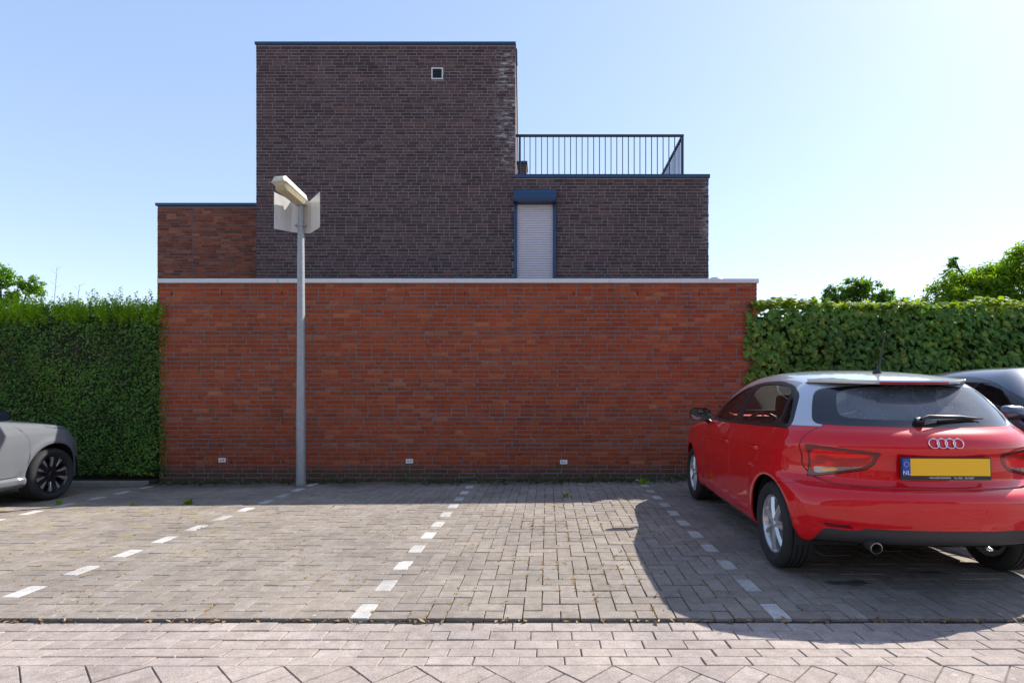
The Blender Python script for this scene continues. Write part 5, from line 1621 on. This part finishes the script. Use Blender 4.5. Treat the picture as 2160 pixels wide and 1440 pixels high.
# spoiler over the rear window
def roofz(x, y): return float(lut(RED["roof"])(np.array(y))) - 0.05 * (abs(x) / 0.6) ** 2.4
SV = []; nxs = 41
top_rows = 7
def sp_y(x): return -0.30 + 0.33 * (abs(x) / 0.54) ** 2.6
for j in range(top_rows):
    for i in range(nxs):
        x = -0.555 + 1.11 * i / (nxs - 1)
        ye = sp_y(x); ys = max(ye + 0.02, 0.10)
        t = j / (top_rows - 1)
        y = ys + (ye - ys) * t
        SV.append((x, y, roofz(x, y) + 0.0045 + 0.010 * t * t))
SF = [(j * nxs + i, (j + 1) * nxs + i, (j + 1) * nxs + i + 1, j * nxs + i + 1) for j in range(top_rows - 1) for i in range(nxs - 1)]
SF = [f[::-1] for f in SF]
n_ = len(SV)
edge = [(x, y - 0.004, z - 0.010) for (x, y, z) in SV[-nxs:]]; edge2 = [(x, y + 0.006, z - 0.026) for (x, y, z) in SV[-nxs:]]
low_ = [(x, y + 0.16, z - 0.030) for (x, y, z) in SV[-nxs:]]
V2 = SV + edge + edge2
L = (top_rows - 1) * nxs
SF += [(L + i, n_ + i, n_ + i + 1, L + i + 1)[::-1] for i in range(nxs - 1)] + [(n_ + i, n_ + nxs + i, n_ + nxs + i + 1, n_ + i + 1)[::-1] for i in range(nxs - 1)]
spo = MB().add(V2, SF).build("spoiler", M_SILVER, red, smooth=50)
MB().add(edge2 + low_, [(i, nxs + i, nxs + i + 1, i + 1)[::-1] for i in range(nxs - 1)]).build("spoiler_underside", M_TRIM, spo, smooth=60)
bm_ = MB()
bi = range(12, 29)
bv = [(x, y - 0.0065, z - 0.003) for (x, y, z) in [edge[i] for i in bi]] + [(x, y - 0.0055, z + 0.001) for (x, y, z) in [edge2[i] for i in bi]]
kb = len(list(bi))
bm_.add(bv, [(i, kb + i, kb + i + 1, i + 1)[::-1] for i in range(kb - 1)]).build("brake_light", M_BRAKE, spo, smooth=60)
# emblem of four rings
def rear_pt(x, z):
    P = np.array([[x, -0.7, z]])
    for _ in range(40):
        f = FR(P[:, 0], P[:, 1], P[:, 2]); P[:, 1] += f * 0.8
    n = normals(FR, P)[0]
    return Vector(P[0].tolist()), Vector(n.tolist())
p0, n0 = rear_pt(0.0, 0.925)
em = MB()
q = n0.to_track_quat('Z', 'Y').to_matrix().to_4x4()
for k in range(4):
    c0 = Matrix.Translation(p0 + n0 * 0.006) @ q @ Matrix.Translation((-0.0717 + k * 0.0478, 0, 0.0008 * (k % 2)))
    em.lathe([(0.0265, -0.003), (0.0265, 0.002), (0.0285, 0.0042), (0.0310, 0.0042), (0.0328, 0.002), (0.0328, -0.003)], 36, c0, closed=True)
em.build("emblem", M_CHROME, red, smooth=45)
# number plate with holder
pp, pn = rear_pt(0.0, 0.776)
PM = Matrix.Translation((0.0, pp.y - 0.018, 0.776)) @ Matrix.Rotation(R(90 - 3), 4, 'X')
plate = MB().box(-0.266, 0.266, -0.068, 0.068, -0.012, 0.004, 0.004, PM).build("number_plate", M_BLACK, red, smooth=40)
MB().box(-0.211, 0.258, -0.043, 0.060, 0.0045, 0.0065, 0.001, PM).build("plate_face", M_YELLOW, plate)
MB().box(-0.258, -0.2125, -0.043, 0.060, 0.0045, 0.0065, 0.001, PM).build("country_band", M_EUBLUE, plate)
text_mesh("country_letters", "NL", 0.036, M_PLATEW, plate, PM @ Matrix.Translation((-0.235, -0.026, 0.0072)), 0.0003)
st = MB()
for k in range(12):
    a = 2 * math.pi * k / 12
    st.lathe([(0.0, 0.0003), (0.0022, 0.0003), (0.0022, -0.0003)], 5, PM @ Matrix.Translation((-0.235 + 0.0145 * math.cos(a), 0.026 + 0.0145 * math.sin(a), 0.0073)))
st.build("star_ring", plain("pale_gold", (0.75, 0.65, 0.25), 0.5), plate)
text_mesh("holder_lettering", "VAN DEN BOORN    Tel. 043 - 3613207", 0.0155, M_PLATEW, plate, PM @ Matrix.Translation((0.03, -0.056, 0.0046)), 0.0003)
# reflectors, sensors, exhaust, wiper, aerial
for sg in (-1, 1):
    rf_V = []
    for (x, z) in ((0.53, 0.402), (0.67, 0.404), (0.685, 0.425), (0.56, 0.424)):
        p_, n_v = rear_pt(sg * x, z); rf_V.append(tuple(p_ + n_v * 0.004))
    MB().add(rf_V, [(0, 1, 2, 3) if sg > 0 else (3, 2, 1, 0)]).build("reflector", M_TAIL_D, red)
for x in (-0.56, -0.19, 0.19, 0.56):
    p_, n_v = rear_pt(x, 0.525)
    MB().lathe([(0.0, 0.0016), (0.0095, 0.0016), (0.0095, 0.0), (0.0115, 0.0002), (0.0115, -0.002)], 18, Matrix.Translation(p_) @ n_v.to_track_quat('Z', 'Y').to_matrix().to_4x4()).build("parking_sensor", M_RED, red)
ex = MB(); ex.lathe([(0.028, -0.22), (0.034, -0.02), (0.036, 0.0), (0.030, 0.002), (0.029, -0.10)], 28, Matrix.Translation((-0.43, -0.62, 0.300)) @ Matrix.Rotation(R(90 + 6), 4, 'X'))
ex.build("exhaust", M_STEEL, red, smooth=40)
MB().tube([(-0.43, -0.42, 0.31), (-0.3, -0.3, 0.3), (0.1, -0.2, 0.3)], [0.03, 0.03, 0.09], 12).build("silencer", M_LINER, red, smooth=50)
pa, na = rear_pt(-0.08, 1.045)
pb, nb_ = rear_pt(0.30, 1.062)
wi = MB()
wi.box(-0.028, 0.022, -0.02, 0.02, -0.005, 0.03, 0.007, Matrix.Translation(pa) @ na.to_track_quat('Z', 'Y').to_matrix().to_4x4())
wi.tube([pa + na * 0.03, pa.lerp(pb, 0.12) + na * 0.034 + Vector((0, 0, 0.012)), pa.lerp(pb, 0.7) + na * 0.026 + Vector((0, 0, 0.004)), pb + nb_ * 0.012], [0.012, 0.013, 0.011, 0.006], 8)
wo_ = wi.build("rear_wiper", M_TRIM, red, smooth=50)
MB().tube([pa.lerp(pb, 0.32) + na * 0.008, pa.lerp(pb, 0.7) + na * 0.008, pb.lerp(pa, -0.12) + nb_ * 0.008], [0.007, 0.008, 0.004], 6).build("wiper_blade", M_BLACK, wo_)
az = roofz(0, 0.13)
an = MB(); an.lathe([(0.030, -0.004), (0.026, 0.008), (0.012, 0.035), (0.008, 0.05), (0.0, 0.052)], 16, Matrix.Translation((-0.02, 0.13, az)) @ Matrix.Rotation(R(18), 4, 'X') @ Matrix.Scale(1.5, 4, (0, 1, 0)))
ao = an.build("aerial", M_BLACK, red, smooth=50)
MB().tube([(-0.02, 0.115, az + 0.03), (-0.035, 0.045, az + 0.16), (-0.055, -0.03, az + 0.29)], [0.008, 0.006, 0.004], 8).build("aerial_rod", M_BLACK, ao)
side_mirror(red, -1, -0.925, 1.70, 1.005, M_GLOSSB)
side_mirror(red, 1, 0.925, 1.70, 1.005, M_GLOSSB)
# --- light grey hatchback by the hedge
GREY = dict(RED)
GREY.update(h=0.0185, y0=-0.85, y1=3.52, axles=(0.0, 2.54), gap=0.0045, hub=0.318, arch=0.368, R_t=0.312, R_r=0.222, w_t=0.205, wheel_x=0.765, style="blade", flare=0.016, khood=0.05,
    plan=[(-0.9, 0.80), (-0.45, 0.83), (0.0, 0.86), (0.5, 0.872), (1.2, 0.872), (2.0, 0.872), (2.6, 0.868), (3.0, 0.845), (3.4, 0.80)],
    side=[(0.10, -0.12), (0.2, -0.07), (0.255, -0.022), (0.30, -0.014), (0.325, -0.030), (0.42, -0.020), (0.55, -0.006), (0.70, 0.0), (0.80, -0.008), (0.86, -0.026), (0.93, -0.052), (0.985, -0.075), (1.03, -0.096), (1.12, -0.138), (1.22, -0.19), (1.30, -0.24), (1.38, -0.30), (1.5, -0.42)],
    front=[(0.1, 3.18), (0.22, 3.31), (0.28, 3.36), (0.45, 3.37), (0.62, 3.36), (0.72, 3.33), (0.82, 3.26), (0.95, 3.12)], front_c=0.36,
    low=[(-1, 1.10), (1.2, 1.10), (1.5, 1.06), (1.85, 1.015), (2.1, 0.995), (2.5, 0.96), (2.85, 0.915), (3.1, 0.865), (3.25, 0.82), (3.4, 0.74), (3.6, 0.6)],
    roof=[(-0.6, 1.29), (-0.3, 1.345), (0.0, 1.385), (0.4, 1.42), (0.8, 1.435), (1.1, 1.425), (1.35, 1.39), (1.7, 1.31), (2.2, 1.12)],
    ws=[(0.8, 2.36), (0.95, 2.15), (1.15, 1.84), (1.38, 1.42), (1.5, 1.2)],
    dlo=[(1.95, 0.985), (1.78, 1.06), (1.48, 1.19), (1.2, 1.285), (0.85, 1.335), (0.45, 1.34), (0.14, 1.31), (-0.02, 1.25), (-0.12, 1.14), (-0.22, 1.03), (-0.06, 1.01), (0.5, 0.99), (1.2, 0.978)],
    side_glass=[("window", [(1.80, 1.01), (1.5, 1.155), (1.22, 1.245), (1.0, 1.292), (0.985, 1.005)]), ("window", [(0.875, 1.008), (0.885, 1.30), (0.55, 1.312), (0.24, 1.294), (0.08, 1.245), (0.03, 1.03)])],
    windscreen=[(0.0, 1.02), (0.66, 1.03), (0.60, 1.18), (0.53, 1.33), (0.3, 1.375), (0.0, 1.385)],
    headlamp=[(0.40, 0.735), (0.46, 0.700), (0.70, 0.715), (0.92, 0.775), (0.92, 0.835), (0.70, 0.805)], hl_y=2.86,
    grille=[(0.0, 0.30), (0.42, 0.30), (0.50, 0.45), (0.44, 0.62), (0.0, 0.64)],
    hood_fn=lambda p: np.maximum(2.06 - p[:, 1] + 0.10 * (np.abs(p[:, 0]) / 0.7) ** 2, np.interp(p[:, 1], [1.9, 2.28, 2.36, 2.45, 2.56, 2.9, 3.2, 3.5], [1.08, 1.0, 0.93, 0.885, 0.866, 0.838, 0.815, 0.79]) - p[:, 2]),
    fb_fn=lambda p: np.maximum(2.905 - p[:, 1] + 0.25 * (p[:, 2] - 0.6), p[:, 2] - 0.715),
    doors=[("front_door", [(1.97, 1.0), (2.10, 0.88), (2.20, 0.76), (2.215, 0.63), (2.18, 0.45), (2.10, 0.345), (2.0, 0.335), (0.945, 0.335), (0.94, 1.02), (1.4, 1.0)]), ("rear_door", [(0.925, 0.335), (0.925, 1.02), (0.02, 1.03), (0.06, 0.93), (0.20, 0.76), (0.38, 0.60), (0.465, 0.44), (0.47, 0.335)])],
    handles=[(1.08, 0.83, "front_door"), (0.30, 0.845, "rear_door")],
    roof_fn=lambda p: 1.02 - p[:, 2], roof_mat=M_GREY, paint=M_GREY, seat_y=1.05, dash_y=1.72, glass_rear=M_GLASS_D)
gcar = empty("grey_car", (-6.80, 4.18, -0.012))
gcar.rotation_euler = (R(-0.75), 0, R(0.4))
tag(gcar, "light grey hatchback with black and silver wheels parked facing the hedge", "car")
FG, tlg = make_car(gcar, GREY)
for sg in (-1, 1):
    tlg.half(sg).build("tail_light", M_TAIL, gcar)
    side_mirror(gcar, sg, sg * 0.965, 1.74, 1.03, M_GLOSSB)

# --- dark car backed in against the ivy
DARK = dict(GREY)
DARK.update(h=0.02, paint=M_NAVY, roof_mat=M_NAVY, axles=(0.0, 2.62), style="star", trim_mat=M_GLOSSB, glass_side=glass_material("tinted_side_glass", (0.30, 0.32, 0.33)), y1=3.6,
    roof=[(-0.7, 1.30), (-0.35, 1.375), (0.0, 1.425), (0.4, 1.46), (0.8, 1.475), (1.2, 1.468), (1.5, 1.43), (1.85, 1.34), (2.4, 1.1)],
    rear=[(0.10, -0.50), (0.24, -0.62), (0.36, -0.70), (0.50, -0.73), (0.62, -0.72), (0.70, -0.68), (0.90, -0.66), (0.98, -0.63), (1.03, -0.58), (1.12, -0.47), (1.25, -0.32), (1.36, -0.16), (1.5, 0.05)],
    side=[(0.10, -0.12), (0.2, -0.07), (0.26, -0.03), (0.33, -0.018), (0.42, -0.014), (0.55, -0.004), (0.70, 0.0), (0.82, -0.008), (0.86, -0.022), (0.93, -0.045), (0.985, -0.066), (1.03, -0.086), (1.12, -0.126), (1.22, -0.175), (1.32, -0.232), (1.42, -0.30), (1.5, -0.40)],
    ws=[(0.8, 2.46), (0.95, 2.25), (1.15, 1.94), (1.40, 1.52), (1.5, 1.32)],
    dlo=[(2.08, 0.99), (1.88, 1.08), (1.60, 1.215), (1.3, 1.325), (0.95, 1.378), (0.5, 1.378), (0.16, 1.345), (-0.02, 1.28), (-0.14, 1.17), (-0.24, 1.05), (-0.06, 1.02), (0.5, 1.0), (1.2, 0.985)],
    side_glass=[("window", [(1.92, 1.02), (1.62, 1.18), (1.34, 1.285), (1.12, 1.328), (1.10, 1.012)]), ("window", [(1.0, 1.015), (1.01, 1.335), (0.6, 1.345), (0.28, 1.325), (0.1, 1.27), (0.03, 1.045)])],
    rear_window=[(0.0, 1.045), (0.56, 1.05), (0.63, 1.06), (0.59, 1.18), (0.53, 1.32), (0.45, 1.345), (0.0, 1.365)],
    rear_glass=[(0.0, 1.08), (0.42, 1.085), (0.52, 1.10), (0.49, 1.21), (0.43, 1.32), (0.0, 1.345)],
    doors=[("front_door", [(2.05, 1.0), (2.14, 0.88), (2.17, 0.63), (2.12, 0.42), (2.02, 0.31), (1.06, 0.30), (1.055, 1.02), (1.5, 1.0)]), ("rear_door", [(1.045, 0.30), (1.045, 1.02), (0.02, 1.04), (0.06, 0.93), (0.20, 0.76), (0.38, 0.60), (0.465, 0.44), (0.47, 0.30)])],
    handles=[(1.2, 0.86, "front_door"), (0.34, 0.875, "rear_door")], seat_y=1.15, dash_y=1.82)
dcar = empty("dark_car", (4.88, 6.62, 0.036))
dcar.rotation_euler = (R(-0.3), 0, R(180))
tag(dcar, "dark blue-black car parked beyond the red hatchback, half hidden by it", "car")
FD, tld = make_car(dcar, DARK)
M_NAVYCAP = M_NAVY
for sg in (-1, 1):
    tld.half(sg).build("tail_light", M_TAIL, dcar)
    side_mirror(dcar, sg, sg * 0.975, 1.93, 1.045, M_NAVY)

# ------------------------------------------------------------------ row house across the road, out of view: added for reflections and bounced light
M_OPP = side_brick_material("row_house_brick", (0.22, 0.10, 0.065), (0.27, 0.125, 0.08), (0.3, 0.28, 0.26))
opp = tag(empty("row_house", (0, -15, 0)), "brick row house across the road, added out of view for reflections and bounced light", "house")
MB().box(-16, 14, -5, 0, -0.16, 5.6).build("wall", M_OPP, opp)
roofm = MB(); roofm.prism([(-5.4, 5.6), (0.4, 5.6), (-2.5, 8.2)], -16.2, 14.2, Matrix(((0, 0, 1, 0), (1, 0, 0, 0), (0, 1, 0, 0), (0, 0, 0, 1))))
roofm.build("roof", plain("dark_roof_tile", (0.07, 0.055, 0.05), 0.8, grain=0.3, gscale=6), opp)
M_PANE = plain("house_pane", (0.03, 0.035, 0.04), 0.05, coat=0.5)
for k in range(6):
    x = -13.5 + k * 4.8
    for (xa, xb, za, zb_) in ((x, x + 1.7, 0.9, 2.4), (x, x + 1.7, 3.5, 4.9)):
        w_ = MB().box(xa, xb, 0.005, 0.03, za, zb_).build("window", M_PANE, opp)
        for (p, q_, r_, s_) in ((xa - 0.08, xb + 0.08, zb_, zb_ + 0.08), (xa - 0.08, xb + 0.08, za - 0.08, za), (xa - 0.08, xa, za, zb_), (xb, xb + 0.08, za, zb_), ((xa + xb) / 2 - 0.03, (xa + xb) / 2 + 0.03, za, zb_)):
            MB().box(p, q_, 0.005, 0.06, r_, s_).build("window_frame", M_WHITE, w_)
    MB().box(x + 2.4, x + 3.3, 0.005, 0.05, -0.1, 2.2).build("door", M_BLUE, opp)
